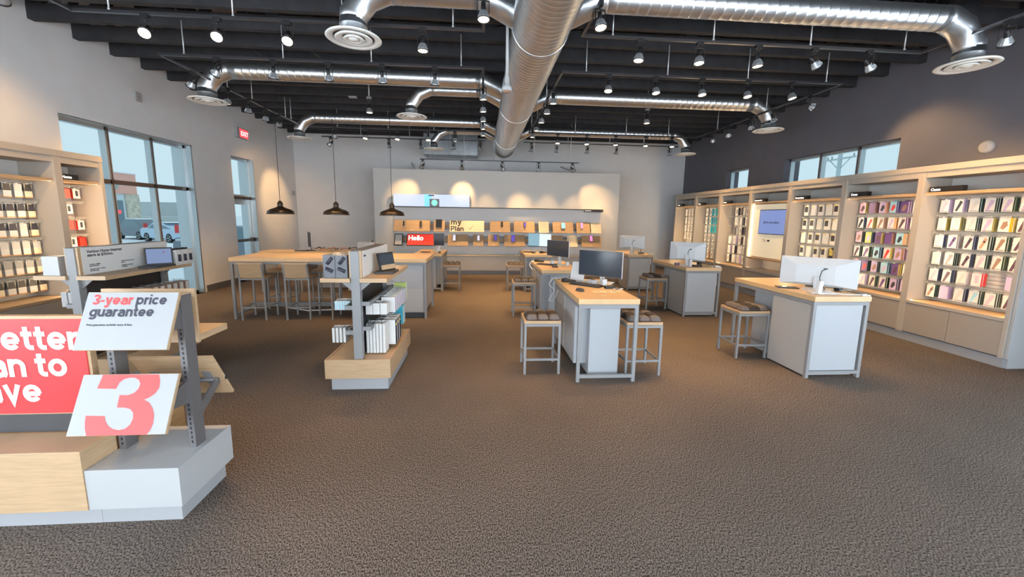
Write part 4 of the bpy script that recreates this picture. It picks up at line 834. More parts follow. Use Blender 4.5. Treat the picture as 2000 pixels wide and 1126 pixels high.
box_thing('white_stand','white holder before the second right monitor','holder',3.72,6.78,.88,.045,.05,.13,.2,'white_plastic','slot'); t=box_thing('card_holder','small blue and red holder left of the second right monitor','holder',3.57,6.95,.88,.09,.04,.05,0,'navy'); t.part('strip',B(3.56,3.58,6.925,6.93,.88,.92),'maroon')
box_thing('white_stand','white holder before the farthest right monitor','holder',3.60,9.3,.865,.04,.05,.12,.3,'white_plastic','slot'); box_thing('router','black router with upright antenna on the farthest right desk','router',3.93,9.5,.865,.12,.08,.03,0,'black').part('antenna',MB().cyl((3.93,9.52,.89),(3.93,9.52,1.03),.007,8),'black')
cable('desk_cable','black cable drooping over the edge of the farthest right desk',[(3.66,9.30,.87),(3.78,9.22,.87),(3.86,9.18,.84),(3.93,9.19,.80),(3.98,9.17,.86)],.004,'cord')
box_thing('tablet','dark tablet lying on the rear left desk','tablet',-1.35,9.5,.86,.22,.14,.012,0,'charcoal','screen','screen_dark'); box_thing('dock','white dock and adapter on the rear left desk','dock',-1.08,9.45,.86,.10,.08,.04,.3,'white_plastic','slot'); mouse(-1.0,9.3,.86,.3,'black mouse on the rear left desk')
# on the high table, far edge: a monitor seen edge-on, a heap of cables and straps, a white box
t=T('counter','low back counter holding a heap of wires beyond the high table','counter',(-3.5,9.3,0)); t.part('worktop',B(-4.85,-2.3,8.9,9.45,.86,.90),'oak_top'); t.part('cabinet',B(-3.0,-2.35,8.95,9.4,.02,.86),'laminate_warm')
for x in (-4.83,-4.0): t.part('leg',B(x,x+.035,8.92,8.955,0,.86),'steel_paint')
zc_=.90
M=Matrix.Translation((-3.85,9.15,zc_))@Matrix.Rotation(math.atan2(9.15,-3.85)+R(7),4,'Z')
t=T('monitor','thin monitor seen edge-on beyond the high table','monitor',(-3.85,9.15,zc_),'monitors on the desks'); t.part('housing',B(-.25,.25,-.012,.012,.08,.42,0,M),'grey'); t.part('screen',B(-.24,.24,.012,.015,.09,.41,0,M),'black'); t.part('stand_foot',B(-.1,.1,-.08,.08,0,.012,0,M),'black'); t.part('stand_neck',B(-.02,.02,-.03,-.012,0,.2,0,M),'black')
box_thing('clipboard','black and white handset left of the edge-on monitor','handset',-4.0,9.05,zc_,.26,.10,.03,.2,'charcoal','label','paper')
for i in range(16):
    x=-3.75+i*.068+random.uniform(-.03,.03); y=9.0+random.uniform(0,.3); a=random.uniform(0,3); L=random.uniform(.10,.2)
    dx,dy=L*math.cos(a),L*math.sin(a)*.5; z=zc_+.012+random.uniform(0,.05)
    cable('wrist_strap',f'{"red" if i%3 else "black"} security tether in the heap on the back counter',[(x-dx,y-dy,z),(x-dx*.3,y+dy*.6,z+.03),(x+dx*.4,y-dy*.4,z+.01),(x+dx,y+dy,z+.02)],.010,('copper','black','brown')[i%3],group='tethers heaped on the back counter')
t=box_thing('white_box','white carton behind the near gondola header','box',-2.62,9.2,zc_,.36,.25,.20,.05,'white_lam','tape','grey'); t.part('knob',MB().cyl((-2.5,9.2,zc_+.2),(-2.5,9.2,zc_+.24),.012,8),'black')

# ================================================================== GONDOLAS
def gondola(dx,dy,label,sign):
    o=(-1.19+dx,4.3+dy,0); t=T('gondola',label,'gondola',o,'double-sided gondolas')
    X=lambda a:a+dx; Y=lambda a:a+dy
    def bx(x0,x1,y0,y1,z0,z1,M=None): return B(X(x0),X(x1),Y(y0),Y(y1),z0,z1)
    t.part('plinth',bx(-1.47,-.925,3.80,4.80,0,.13),'plinth')
    t.part('deck',bx(-1.49,-.905,3.765,4.815,.13,.315),'oak'); 
    t.part('side_board',bx(-.905,-.89,3.75,4.83,.13,.32),'oak',bev=.001); t.part('side_board',bx(-1.51,-1.49,3.75,4.83,.13,.32),'oak',bev=.001); t.part('front_board',bx(-1.49,-.905,3.75,3.765,.13,.32),'oak'); t.part('front_board',bx(-1.49,-.905,4.815,4.83,.13,.32),'oak')
    for y in (3.77,4.74): t.part('post',bx(-1.235,-1.155,y,y+.07,.32,1.365),'steel_paint',bev=.001)
    t.part('infill_panel',bx(-1.205,-1.185,3.84,4.74,.32,1.05),'black')
    for y in (3.83,): 
        t.part('header_panel',bx(-1.155,-1.135,3.78,4.81,1.115,1.37),'oak'); t.part('header_panel',bx(-1.25,-1.236,3.78,4.81,1.115,1.37),'oak'); t.part('top_cap',bx(-1.25,-1.135,3.84,4.74,1.355,1.372),'steel_dark')
    t.part('graphic',bx(-1.135,-1.131,3.81,4.80,1.115,1.368),'paper',label='pale printed header graphic')
    for a,b in ((-1.15,-.90),(-1.51,-1.24)):
        sh=t.part('shelf',bx(a,b,3.75,4.84,1.075,1.113),'oak',bev=.001)
    for s,e in ((-1.155,-1.05),(-1.235,-1.34)):
        for y in (3.80,4.75):
            t.part('bracket',MB().prism([(0,1.075),(e-s,1.075),(0,.985)],(X(s),Y(y),0),(1,0,0),(0,0,1),(0,.012,0)),'steel_paint')
    for z in (.86,.615):
        t.part('hang_bar',MB().box(X(-1.10),X(-1.075),Y(3.85),Y(4.80),z-.02,z+.02).box(X(-1.155),X(-1.075),Y(3.80),Y(3.83),z-.02,z+.02).box(X(-1.155),X(-1.075),Y(4.74),Y(4.77),z-.02,z+.02),'steel_paint')
        t.part('hang_bar',MB().box(X(-1.315),X(-1.29),Y(3.85),Y(4.80),z-.06,z-.02).box(X(-1.315),X(-1.235),Y(3.80),Y(3.83),z-.06,z-.02),'steel_paint')
    put_text(*sign[0],(X(-1.130),Y(sign[1]),sign[2]),(0,1,0),(0,0,1),t.o,.0008,base=t.b,line=.9)
    for s,yy,zz in sign[3:]:
        put_text(*s,(X(-1.130),Y(yy),zz),(0,1,0),(0,0,1),t.o,.0003,base=t.b,line=.9)
    return t
gondola(0,0,'oak and steel gondola in the middle of the floor, left of the aisle',[('Luxe',.035,'ink'),3.84,1.31])
gondola(-2.55,.09,'oak and steel gondola by the big window with a home internet header',[('Verizon Home Internet\nstarts at $35/mo.',.038,'ink'),3.86,1.315,(('Get fast, reliable\nhome internet.',.016,'ink'),3.87,1.20),(('Guaranteed for 3 years.\nNo data caps.',.016,'ink'),3.87,1.155),(('Take internet to more\nplaces.',.016,'ink'),4.20,1.20),(('Available on 5G and\nLTE plans.',.016,'ink'),4.20,1.155)])
def tablet_display(x,y,z,label,scr,face):
    t=T('tablet_display',label,'tablet',(x,y,z),'tablets on gondola shelves')
    t.part('base',B(x-.10,x+.09,y-.16,y+.10,z,z+.022),'charcoal',bev=.002)
    a=R(-12); M=Matrix.Translation((x,y,z+.02))@Matrix.Rotation(face,4,'Z')@Matrix.Rotation(a,4,'X')
    t.part('tablet',B(-.115,.115,-.006,.012,.0,.19,0,M),'black',bev=.002); t.part('screen',B(-.102,.102,-.0075,-.006,.018,.175,0,M),scr)
    return t,M
tablet_display(-3.52,4.56,1.113,'black tablet with blue screen on the gondola by the window','screen_pale',R(40))
t,M=tablet_display(-.99,4.20,1.113,'black tablet with dark screen on the middle gondola','screen_dark',R(62))
t.part('tag',B(-.10,.09,-.028,-.008,.012,.06,0,M),'oak',label='wooden name bar')
# tall speaker boxes on left shelf of the middle gondola
def gbox(name,label,x,y,z,sx,sy,sz,mt,group,face='y',pics=(),pm='ink',cat='box'):
    t=T(name,label,cat,(x+sx/2,y+sy/2,z),group); t.part('carton',B(x,x+sx,y,y+sy,z,z+sz),mt,bev=.001)
    for (u0,v0,u1,v1,r) in pics:
        if face=='y': a=(x+u0*sx,y-.001,z+v0*sz); b=(x+u1*sx,y-.001,z+v1*sz); t.part('picture',MB().cyl(a,b,r,8),pm)
        else: a=(x+sx+.0005,y+u0*sy,z+v0*sz); b=(x+sx+.0005,y+u1*sy,z+v1*sz); t.part('picture',MB().cyl(a,b,r,8),pm)
    return t
for i in range(2):
    for j in range(3):
        gbox('speaker_box',f'dark grey speaker box, {("left","right")[i]} column on the middle gondola shelf, '+('front' if j==0 else 'second row' if j==1 else 'third row'),-1.49+i*.112,3.79+j*.105,1.113,.108,.10,.215,'graybox','speaker boxes on the left shelf',pics=((.35,.62,.78,.9,.017),(.22,.42,.80,.28,.017)) if j==0 else ())
for i in range(3):
    y=4.74-.105*(2-i)+.1; 
    t=gbox('remote_box',f'white device box with a black oval, {orde(i,3)} from the left on the window gondola',-3.56,4.68+i*.085,1.113,.13,.08,.17,'paper','device boxes on the window gondola',face='x',pics=((.5,.25,.5,.70,.018),))
    t.part('handle',MB().box(-3.52,-3.47,4.70+i*.085,4.745+i*.085,1.283,1.30),'black')
gbox('photo_box','box with an orange photo beside the tablet on the window gondola',-3.60,4.60,1.113,.10,.07,.165,'maroon','device boxes on the window gondola',face='x',pics=((.5,.6,.5,.75,.02),),pm='copper')
gbox('white_box','white carton on the left shelf of the window gondola',-4.00,3.87,1.113,.14,.13,.175,'white_lam',None,pics=())
# goods on the gondola bars
def hangrow(name,label,group,x,ys,z,sx,sy,sz,mt,fm,cat='box',stripe=None,xs=None):
    dxx=-2.55 if x<-2 else 0; bar=(-1.09 if x-dxx>-1.2 else -1.30)+dxx
    for k,y in enumerate(ys):
        xx=x if xs is None else x+xs[k]
        t=T(name,f'{label}, {ORD[k]} from front' if xs is None else f'{label}, {ORD[k]} from left',cat,(xx+sx/2,y+sy/2,z),group)
        t.part('carton',B(xx,xx+sx,y,y+sy,z,z+sz),mt,bev=.0008); t.part('face',B(xx+.004,xx+sx-.004,y-.0008,y,z+.004,z+sz-.004),fm) if xs is not None else t.part('face',B(xx+sx,xx+sx+.0008,y+.004,y+sy-.004,z+.004,z+sz-.004),fm)
        t.part('hang_tab',B(xx+sx*.3,xx+sx*.7,y+sy*.4,y+sy*.6,z+sz,z+sz+.02),'clear' if mt!='ink' else 'grey')
        t.part('hook',MB().cyl((xx+sx*.5,y+sy*.5,z+sz+.012),(bar,y+sy*.5,z+sz+.016),.003,5),'rod')
hangrow('slim_box','white slim box hanging front-on below the right shelf','white slim boxes on the gondola',-1.165,[3.96]*3,.715,.066,.12,.115,'paper','paper',xs=(0,.071,.142))
hangrow('case_box','case box on the upper bar of the middle gondola','case boxes on the upper gondola bar',-1.05,[4.12,4.21,4.30,4.39,4.48,4.57,4.66],.70,.14,.05,.16,'paper','lav',stripe=1)
hangrow('case_sleeve','tall white sleeve hanging low at the front of the middle gondola','tall white sleeves',-1.160,[3.93]*6,.325,.026,.14,.30,'paper','paper',xs=(0,.032,.064,.096,.128,.160))
hangrow('protector_box','black and white boxed goods on the low bar, middle gondola','black fronted boxes on the low bar',-1.04,[4.10,4.20,4.30],.36,.13,.08,.26,'paper','ink')
for k in range(3): single('logo_dot',B(-.909,-.907,4.12+.1*k,4.15+.1*k,.56,.58),['yellow'],f'yellow mark on a black fronted box, {orde(k,3)} from the front','label','yellow marks')
hangrow('blue_box','blue accessory box at the far end of the middle gondola','blue boxes on the gondola',-1.05,[4.60,4.68],.44,.12,.05,.22,'teal','paper')
hangrow('green_box','pale green box at the far end of the upper bar','green boxes on the gondola',-1.05,[4.74],.72,.14,.05,.19,'lime','paper')
hangrow('cable_card','small white and blue card on the left side of the middle gondola','small cards on the gondola',-1.46,[3.95]*6,.765,.022,.10,.09,'paper','sky',xs=[.025*k for k in range(6)])
hangrow('cable_box','narrow white box on the lower left bar of the middle gondola','narrow white boxes on the gondola',-1.50,[3.95]*4,.43,.024,.10,.15,'paper','paper',xs=[.036*k for k in range(4)])
hangrow('grey_box','grey carded accessory on the window gondola','grey carded accessories',-4.01,[4.0]*2,.79,.055,.10,.14,'grey','grey',xs=(0,.062))
hangrow('striped_box','small striped box below the right shelf of the window gondola','striped boxes on the window gondola',-3.60,[4.30,4.39,4.48,4.57,4.66,4.75,4.84],.80,.12,.06,.11,'brown','paper')

# ================================================================== SIGN STAND AND RED GRAPHIC PODIUM
t=T('sign_stand','white pedestal with two slotted posts carrying tilted signs, front left','stand',(-1.85,2.28,0))
t.part('plinth',B(-2.083,-1.668,2.122,2.50,0,.122),'plinth',bev=.001)
t.part('pedestal',B(-2.083,-1.615,2.06,2.505,.125,.352),'white_lam',bev=.0015)
for x in (-1.69,-2.07):
    p=t.part('post',MB().box(x,x+.036,2.255,2.335,.352,1.25),'steel_dark',bev=.001)
    mb=MB()
    for k in range(30): mb.box(x+.014,x+.022,2.2535,2.2555,.38+k*.028,.396+k*.028)
    t.part('slots',mb,'black',parent=p,kind='stuff')
def tilt(t,name,xa,xb,yb,zb,yt,zt,front_m,th=.018,back=False):
    up=Vector((0,yt-yb,zt-zb)); L=up.length; up.normalize(); n=Vector((0,-up.z,up.y)) if not back else Vector((0,up.z,-up.y))
    o=Vector((xa,yb,zb)); board=t.part(name,MB().prism([(0,0),(xb-xa,0),(xb-xa,L),(0,L)],o,(1,0,0),up,-n*th),'oak',bev=.001)
    if front_m: t.part('sign_face',MB().prism([(.002,.002),(xb-xa-.002,.002),(xb-xa-.002,L-.002),(.002,L-.002)],o+n*.0003,(1,0,0),up,n*.0015),front_m,parent=board)
    return board,o,up,n,L
b1,o1,up1,n1,L1=tilt(t,'sign_board',-2.09,-1.635,2.10,.994,2.225,1.274,'sign_white'); b1['label']='tilted sign reading 3-year price guarantee'
F=o1+n1*.0025
put_stroke('3-year',.0395,'sign_red',F+Vector((.034,0,0))+up1*(L1-.068),(1,0,0),up1,t,b1,tw=.28)
put_stroke('price',.0395,'ink',F+Vector((.250,0,0))+up1*(L1-.068),(1,0,0),up1,t,b1,tw=.28)
put_stroke('guarantee',.0395,'ink',F+Vector((.034,0,0))+up1*(L1-.132),(1,0,0),up1,t,b1,tw=.28)
put_text('Price guarantee excludes taxes & fees.',.0145,'ink',F+Vector((.035,0,0))+up1*(L1-.180),(1,0,0),up1,b1,.0002,base=t.b)
b2,o2,up2,n2,L2=tilt(t,'sign_board',-2.122,-1.642,2.04,.558,2.172,.836,'sign_white'); b2['label']='lower tilted sign with a huge red 3'
# the cropped numeral, as in the sign: corners of the board in zoomed pixels -> board coordinates
TL,TR,BR,BL=(370,432),(787,420),(725,687),(290,703)
def uv(px,py):
    v=1-(py-427)/(695-427); v=(703-py+(px-290)*(-16/435))/(271)
    xl=290+80*v; xr=725+62*v; return ((px-xl)/(xr-xl),min(max(v,0),1))
three=[(455,428),(575,424),(700,421),(704,450),(700,480),(682,508),(655,527),(632,537),(655,550),(670,575),(676,605),(672,640),(658,672),(642,690),(510,694),(380,699),(374,670),(374,640),(378,612),(460,612),(463,635),(475,655),(495,668),(520,672),(548,666),(570,648),(583,622),(584,597),(572,580),(548,574),(513,574),(525,518),(562,518),(590,507),(608,488),(617,465),(610,447),(592,438),(568,439),(545,446),(525,462),(510,491),(428,491)]
W2=.48
poly=[(uv(*p)[0]*W2,uv(*p)[1]*L2) for p in three]
from mathutils.geometry import tessellate_polygon
tri=tessellate_polygon([[Vector((a,b,0)) for a,b in poly]])
mb=MB(); mb.add([o2+n2*.0028+Vector((a,0,0))+up2*b for a,b in poly],[tuple(x) for x in tri]); t.part('numeral',mb,'sign_red',parent=b2,label='big red numeral 3')
for x in (-1.672,-2.052):
    for zc,yy in ((1.10,2.17),(.67,2.11)):
        t.part('bracket',MB().prism([(2.255,zc-.04),(2.255,zc+.09),(yy+.02,zc+.06),(yy,zc-.02)],(x-.008,0,0),(0,1,0),(0,0,1),(.016,0,0)),'steel_dark')
# rear side of the stand: panel, shelf, tilted board
t.part('rear_panel',B(-2.19,-1.682,2.40,2.418,.937,1.26),'oak',bev=.001); t.part('rear_shelf',B(-2.19,-1.682,2.418,2.665,.945,.985),'oak',bev=.001)
bk,ob,ub,nb,Lb=tilt(t,'rear_board',-2.10,-1.632,2.60,.545,2.43,.845,None,back=True)
inner=-nb
t.part('board_bracket',MB().prism([(.36,.10),(.41,.10),(.41,.22),(.36,.22)],ob-nb*.019,(1,0,0),ub,-nb*.004).prism([(.06,.10),(.11,.10),(.11,.22),(.06,.22)],ob-nb*.019,(1,0,0),ub,-nb*.004),'steel_paint')
t.part('cross_tube',MB().cyl((-2.06,2.50,.66),(-1.66,2.50,.66),.014,10).box(-2.06,-1.66,2.46,2.49,.76,.785),'steel_dark')
for x in (-1.672,-2.052): t.part('arm',MB().prism([(2.335,.50),(2.335,.58),(2.53,.69),(2.55,.655)],(x-.006,0,0),(0,1,0),(0,0,1),(.012,0,0)),'steel_dark')
t.part('knob',MB().cyl((-1.66,2.53,.665),(-1.63,2.53,.665),.014,10),'black')
t=T('graphic_podium','oak podium with a red graphic panel at the lower left','podium',(-2.9,2.4,0))
t.part('plinth',B(-3.9,-2.084,2.122,2.80,0,.122),'plinth'); t.part('box',B(-3.9,-2.085,2.055,2.26,.125,.463),'oak',bev=.0015); t.part('rear_box',B(-3.9,-2.11,2.262,2.80,.125,.44),'oak_dark')
t.part('panel_frame',B(-3.85,-2.165,2.265,2.30,.572,1.135),'oak'); t.part('backing',B(-3.85,-2.2,2.275,2.295,.46,.572),'charcoal')
pr=t.part('red_panel',B(-3.85,-2.180,2.258,2.265,.58,1.118),'red',label='red printed panel')
for q,(tx,xe,ze) in enumerate((('A better',-2.205,.947),('plan to',-2.285,.795),('save',-2.435,.648))): put_stroke(tx,.102,'paper',(xe,2.2565,ze),(1,0,0),(0,0,1),t,pr,align='RIGHT')
pr2=None

# ================================================================== BACK DISPLAY WALL
t=T('base_cabinet','long low beige cabinet under the phone display wall','cabinet',(.5,11.9,0))
t.part('body',B(-3.05,4.15,11.72,12.04,.12,.55),'back_panel'); t.part('top',B(-3.07,4.17,11.69,12.04,.55,.575),'greige',bev=.002); t.part('plinth',B(-3.05,4.15,11.76,12.04,0,.12),'plinth')
xs=[-3.05+7.2/6*i for i in range(7)]
for a,b in zip(xs,xs[1:]): t.part('door',B(a+.003,b-.003,11.70,11.72,.13,.545),'back_panel')
t=T('canopy_shelf','thin black canopy shelf over the phone display wall','shelf',(.5,11.95,1.96)); t.part('shelf',B(-2.64,3.64,11.86,12.04,1.965,1.985),'black'); t.part('front_lip',B(3.05,3.64,11.85,11.86,1.90,1.985),'black')
put_text('Smartphones',.036,'white_glow',(3.08,11.846,1.93),(1,0,0),(0,0,1),t.o,.0004,base=t.b)
t=T('light_box_sign','long blue-white light box standing on the black canopy','sign',(-1.5,11.95,1.985)); t.part('housing',B(-2.60,-.38,11.90,12.03,1.985,2.345),'white_lam'); t.part('lit_face',B(-2.59,-.39,11.896,11.90,1.99,2.34),'light_box'); t.part('blue_picture',B(-1.70,-1.49,11.893,11.896,1.99,2.34),'light_blue'); t.part('device_picture',B(-1.55,-1.27,11.890,11.893,1.99,2.21),'light_dark'); t.part('round_dial',MB().cyl((-1.41,11.888,2.10),(-1.41,11.890,2.10),.09,24),'light_teal')
t.part('caption',B(-1.58,-1.42,11.891,11.893,2.29,2.33),'navy')
t=T('display_rail','grey double rail carrying the tilted phone plates','rail',(.5,12.02,.9))
for z0,z1 in ((1.32,1.38),(1.46,1.54),(.92,.97),(1.06,1.14)): t.part('rail',B(-2.55,3.62,11.98,12.04,z0,z1),'steel_dark')
for z0,z1 in ((1.38,1.46),(.97,1.06)): t.part('filler',B(-2.5,3.58,12.0,12.04,z0,z1),'oak_dark')
def plate(x0,x1,z0,z1,mt,label,kind=None):
    yb,yt=11.82,11.97; up=Vector((0,yt-yb,z1-z0)); L=up.length; up.normalize(); n=Vector((0,-up.z,up.y)); o=Vector((x0,yb,z0)); w_=x1-x0
    t=T('display_plate',label,'display',(x0+w_/2,yb,z0),'tilted plates of the display wall')
    t.part('plate',MB().prism([(0,0),(w_,0),(w_,L),(0,L)],o,(1,0,0),up,-n*.018),mt,bev=.001)
    if kind=='groove': t.part('groove',MB().prism([(0,L*.56),(w_,L*.56),(w_,L*.58),(0,L*.58)],o+n*.0003,(1,0,0),up,n*.001),'oak_dark'); t.part('caption',MB().prism([(w_/2-.03,.03),(w_/2+.03,.03),(w_/2+.03,.045),(w_/2-.03,.045)],o+n*.0003,(1,0,0),up,n*.001),'paper')
    if kind=='print':
        for k in range(4): t.part('print_line',MB().prism([(w_*.12,L*(.82-.1*k)),(w_*(.8-.1*(k%2)),L*(.82-.1*k)),(w_*(.8-.1*(k%2)),L*(.84-.1*k)),(w_*.12,L*(.84-.1*k))],o+n*.0003,(1,0,0),up,n*.001),'grey')
    if kind=='frame': t.part('inlay',MB().prism([(.025,.025),(w_-.025,.025),(w_-.025,L-.025),(.025,L-.025)],o+n*.0003,(1,0,0),up,n*.001),'back_panel')
    return t,o,up,n,L
row1=[(-2.60,-1.55,'oak','wide oak plate with two watches, top left of the display wall','groove'),(-1.44,-1.12,'oak','narrow oak plate with a black tablet, upper row',None),(-.97,.05,'cream','my Plan','plan'),(.22,.83,'oak','oak plate with a black watch, upper row right of the plan board','groove'),(.94,1.57,'oak','oak plate with a blue watch, upper row centre','groove'),(1.69,2.0,'cream','narrow cream printed plate, upper row between oak plates','print'),(2.12,2.75,'oak','oak plate with a pale blue phone, upper row','groove'),(2.85,3.27,'oak','oak plate with a pink phone, upper row','groove'),(3.30,3.62,'cream','narrow cream printed plate, end of the upper row','print')]
for x0,x1,mt,l,k in row1:
    if k=='plan':
        t,o,up,n,L=plate(x0,x1,1.265,1.595,'cream','cream board reading my Plan on the upper row')
        put_stroke('my',.135,'charcoal',o+n*.0015+up*(L*.61)+Vector((.03,0,0)),(1,0,0),up,t,None,tw=.29); put_stroke('Plan',.118,'charcoal',o+n*.0015+up*(L*.06)+Vector((.03,0,0)),(1,0,0),up,t,None,tw=.29)
        t.part('tick',MB().prism([(.56,.12),(.60,.07),(.70,.21),(.685,.215),(.60,.10),(.575,.13)],o+n*.0003,(1,0,0),up,n*.001),'brown')
        for j in range(4): t.part('print_line',MB().prism([(.70,L*(.85-.2*j)),(.90,L*(.85-.2*j)),(.90,L*(.86-.2*j)),(.70,L*(.86-.2*j))],o+n*.0003,(1,0,0),up,n*.001),'brown')
    else: plate(x0,x1,1.265,1.595,mt,l,k)
row2=[(-2.60,-2.35,'black','small black framed sheet, lower left of the display wall','frame'),(-1.03,-.43,'oak','oak plate with a white phone, lower row beside the dark monitor','groove'),(-.28,.03,'oak','narrow oak plate with a white phone, lower row','groove'),(.17,.50,'oak','narrow oak plate with a violet phone, lower row','groove'),(.65,1.28,'oak','oak plate with a large violet phone, lower row','groove'),(1.40,2.0,'screen_map','blue picture board half hidden behind a desk monitor, lower row',None),(2.05,2.45,'oak','oak plate above the second centre monitor, lower row','groove'),(2.58,2.90,'cream','cream printed plate, lower row right','print'),(3.02,3.64,'oak','oak plate with a purple phone, end of the lower row','groove')]
for x0,x1,mt,l,k in row2: plate(x0,x1,.85,1.185,mt,l,k)
t,o,up,n,L=plate(-2.23,-1.38,.85,1.185,'black','red lit screen reading Hello, lower row'); t.part('screen',MB().prism([(.015,.015),(.835,.015),(.835,L-.015),(.015,L-.015)],o+n*.0003,(1,0,0),up,n*.001),'red_glow')
put_stroke('Hello',.115,'white_glow',o+n*.003+up*(L*.42)+Vector((.045,0,0)),(1,0,0),up,t,None)
def gadget(x,z,w_,h_,body,scr,label,name='display_phone',cat='phone'):
    yb=11.82+.15*(z-(1.265 if z>1.2 else .85))/.33
    t=T(name,label,cat,(x,yb-.03,z),'devices on the display wall'); up=Vector((0,.15,.33)).normalized(); n=Vector((0,-up.z,up.y)); o=Vector((x-w_/2,yb,z))+n*.03-up*h_/2
    t.part('body',MB().prism([(0,0),(w_,0),(w_,h_),(0,h_)],o,(1,0,0),up,n*.012),body,bev=.002); t.part('screen',MB().prism([(.008,.008),(w_-.008,.008),(w_-.008,h_-.008),(.008,h_-.008)],o+n*.0125,(1,0,0),up,n*.001),scr)
    t.part('mount',MB().prism([(w_*.3,h_*.3),(w_*.7,h_*.3),(w_*.7,h_*.6),(w_*.3,h_*.6)],o-n*.03,(1,0,0),up,n*.03),'black')
mk('scr_violet',(.1,.08,.4),.2,em=(.14,.10,.6),es=.6); mk('scr_white',(.5,.5,.7),.2,em=(.8,.8,1),es=.8); mk('scr_pink',(.6,.2,.5),.2,em=(.9,.35,.7),es=.7); mk('scr_cyan',(.2,.5,.6),.2,em=(.3,.65,.8),es=.7); mk('purple_body',(.25,.03,.35),.3)
gadget(-2.31,1.47,.07,.17,'white_plastic','black','white watch on the top left plate, left of two','display_watch','watch'); gadget(-1.82,1.47,.07,.17,'charcoal','black','dark watch on the top left plate, right of two','display_watch','watch')
gadget(-1.29,1.49,.17,.25,'black','screen_dark','black tablet on the narrow plate of the upper row','display_tablet','tablet'); gadget(.58,1.48,.065,.17,'black','black','black watch right of the plan board','display_watch','watch'); gadget(1.27,1.48,.065,.16,'black','scr_violet','black watch with blue face, upper row','display_watch','watch')
gadget(2.44,1.47,.13,.19,'grey','scr_cyan','pale blue phone on the upper row'); gadget(3.01,1.48,.08,.19,'pink','scr_pink','pink phone on the upper row')
gadget(-.84,1.07,.085,.19,'white_plastic','scr_white','white phone on the lower row beside the dark monitor'); gadget(-.12,1.07,.075,.17,'white_plastic','scr_white','white phone on the narrow lower plate'); gadget(.39,1.08,.085,.18,'navy','scr_violet','violet phone on the narrow lower plate'); gadget(.92,1.07,.12,.22,'navy','scr_violet','large violet phone on the lower row'); gadget(3.32,1.09,.10,.19,'purple_body','scr_pink','purple phone at the end of the lower row')

# ================================================================== OUTSIDE
GL=-.53
single('snowy_ground',MB().box(-260,XL-.38,-60,360,GL-.2,GL).box(XR+.38,140,-60,360,GL-.2,GL).box(XL-.38,XR+.38,-60,YF-.2,GL-.2,GL).box(XL-.38,XR+.38,YB+.2,360,GL-.2,GL),['snow'],kind='structure',base=(0,0,0))
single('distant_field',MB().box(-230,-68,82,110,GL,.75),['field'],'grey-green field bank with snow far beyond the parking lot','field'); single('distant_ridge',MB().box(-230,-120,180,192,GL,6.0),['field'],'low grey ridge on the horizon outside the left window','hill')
t=T('shop_building','single-storey shop with orange parapet and tan stone corner across the lot','building',(-54,54,GL))
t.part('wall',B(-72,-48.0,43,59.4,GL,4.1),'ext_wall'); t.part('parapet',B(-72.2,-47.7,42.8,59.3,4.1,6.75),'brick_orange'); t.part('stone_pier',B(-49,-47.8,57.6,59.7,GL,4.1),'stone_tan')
for i,(a,b) in enumerate(((45.6,48.2),(49.2,51.8),(52.8,54.7))): p=t.part('window',B(-47.97,-47.93,a,b,.2,3.3),'win_dark')
t.part('door',B(-47.98,-47.92,55.4,57.2,GL+.1,3.2),'win_dark'); t.part('lit_sign',B(-47.92,-47.88,55.6,56.7,1.5,1.9),'exit_red'); t.part('snow_cap',B(-72.3,-47.6,42.7,59.4,6.75,6.9),'snow')
t.part('emblem',MB().cyl((-47.7,55.8,5.2),(-47.6,55.8,5.2),.7,16).box(-47.7,-47.6,51.6,54.6,5.0,5.4),'white_lam')
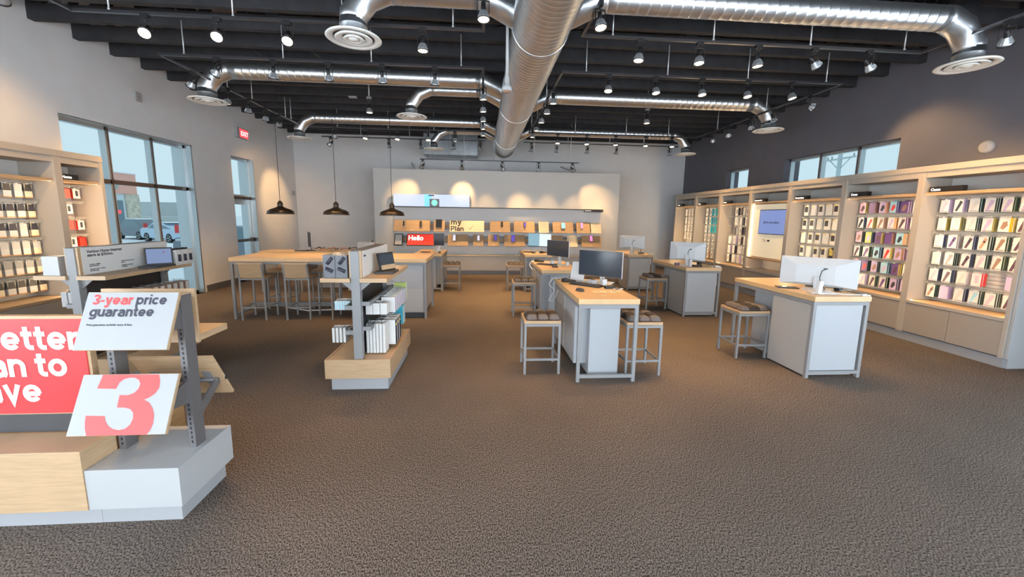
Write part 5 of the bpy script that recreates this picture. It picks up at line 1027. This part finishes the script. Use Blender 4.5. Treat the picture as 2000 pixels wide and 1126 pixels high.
def car(label,c,ax,L,paint,wh=.68,suv=True):
    ax=Vector((*ax,0)).normalized(); sd=Vector((-ax.y,ax.x,0)); c=Vector((c[0],c[1],GL)); t=T('parked_car',label,'car',c,'cars parked outside')
    h=1.65 if suv else 1.45; wd=1.8; hl=L/2
    prof=[(-hl,.45),(-hl+.05,.95),(-hl+.9,1.02),(-hl+1.7,h-.02),(hl-1.1 if suv else hl-1.6,h),(hl-.25,1.0),(hl,.9),(hl,.42),(hl-.3,.28),(-hl+.2,.28)]
    o=c-sd*wd/2; t.part('body',MB().prism(prof,o,ax,(0,0,1),sd*wd),paint,bev=.05)
    gl=[(-hl+1.15,1.03),(-hl+1.75,h-.12),(hl-1.15 if suv else hl-1.65,h-.12),(hl-.5,1.03)]
    t.part('side_glass',MB().prism(gl,c-sd*(wd/2+.01),ax,(0,0,1),sd*(wd+.02)),'win_dark')
    t.part('roof_snow',MB().prism([(-hl+1.7,h),(hl-1.2,h),(hl-1.3,h+.07),(-hl+1.8,h+.07)],c-sd*.8,ax,(0,0,1),sd*1.6).prism([(-hl+.1,.98),(-hl+.9,1.03),(-hl+.9,1.07),(-hl+.1,1.03)],c-sd*.8,ax,(0,0,1),sd*1.6),'snow')
    for s in (-1,1):
        for e in (-hl+.85,hl-.85):
            p=c+ax*e+sd*s*(wd/2-.1)+Vector((0,0,wh/2)); w2=t.part('wheel',MB().cyl(p-sd*s*.1,p+sd*s*.12,wh/2,20),'tyre'); 
            mb=MB().cyl(p+sd*s*.12,p+sd*s*.125,wh*.36,16)
            t.part('rim',mb,'alu',parent=w2)
            mb=MB()
            for k in range(5):
                a=2*PI*k/5; u=ax*math.cos(a)+Vector((0,0,1))*math.sin(a); v=ax*-math.sin(a)+Vector((0,0,1))*math.cos(a)
                mb.prism([(.06,-.035),(wh*.33,-.07),(wh*.33,.07),(.06,.035)],p+sd*s*.126,u,v,sd*s*.01)
            t.part('spoke_gap',mb,'tyre',parent=w2)
    for s in (-1,1): t.part('tail_light',B(0,1,0,1,0,1) if False else MB().prism([(-.12,.75),(.12,.75),(.12,1.35),(-.12,1.35)],c+ax*(hl-.06)+sd*s*.78,sd,(0,0,1),ax*.08),'sign_red')
car('silver-blue hatchback with snowy roof outside the left window',(-24.1,32.6),(.86,-.42),4.5,'car_blue',suv=False)
car('dark car half hidden beyond the silver-blue one',(-28.6,35.6),(.86,-.42),4.4,'car_dark')
car('black snow-speckled car nearest the left window',(-11.75,19.8),(.97,.0),4.5,'car_dark')
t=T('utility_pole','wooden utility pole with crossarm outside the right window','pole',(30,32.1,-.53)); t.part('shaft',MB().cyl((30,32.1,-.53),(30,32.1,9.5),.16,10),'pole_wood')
t.part('crossarm',B(29.93,30.07,30.7,33.4,6.95,7.08),'pole_wood'); t.part('brace',MB().cyl((30,32.1,6.1),(30,31.1,7.0),.04,6).cyl((30,32.1,6.1),(30,33.1,7.0),.04,6),'pole_wood')
for y in (30.85,32.9,33.3): t.part('insulator',MB().cyl((30,y,7.08),(30,y,7.3),.05,8),'grey')
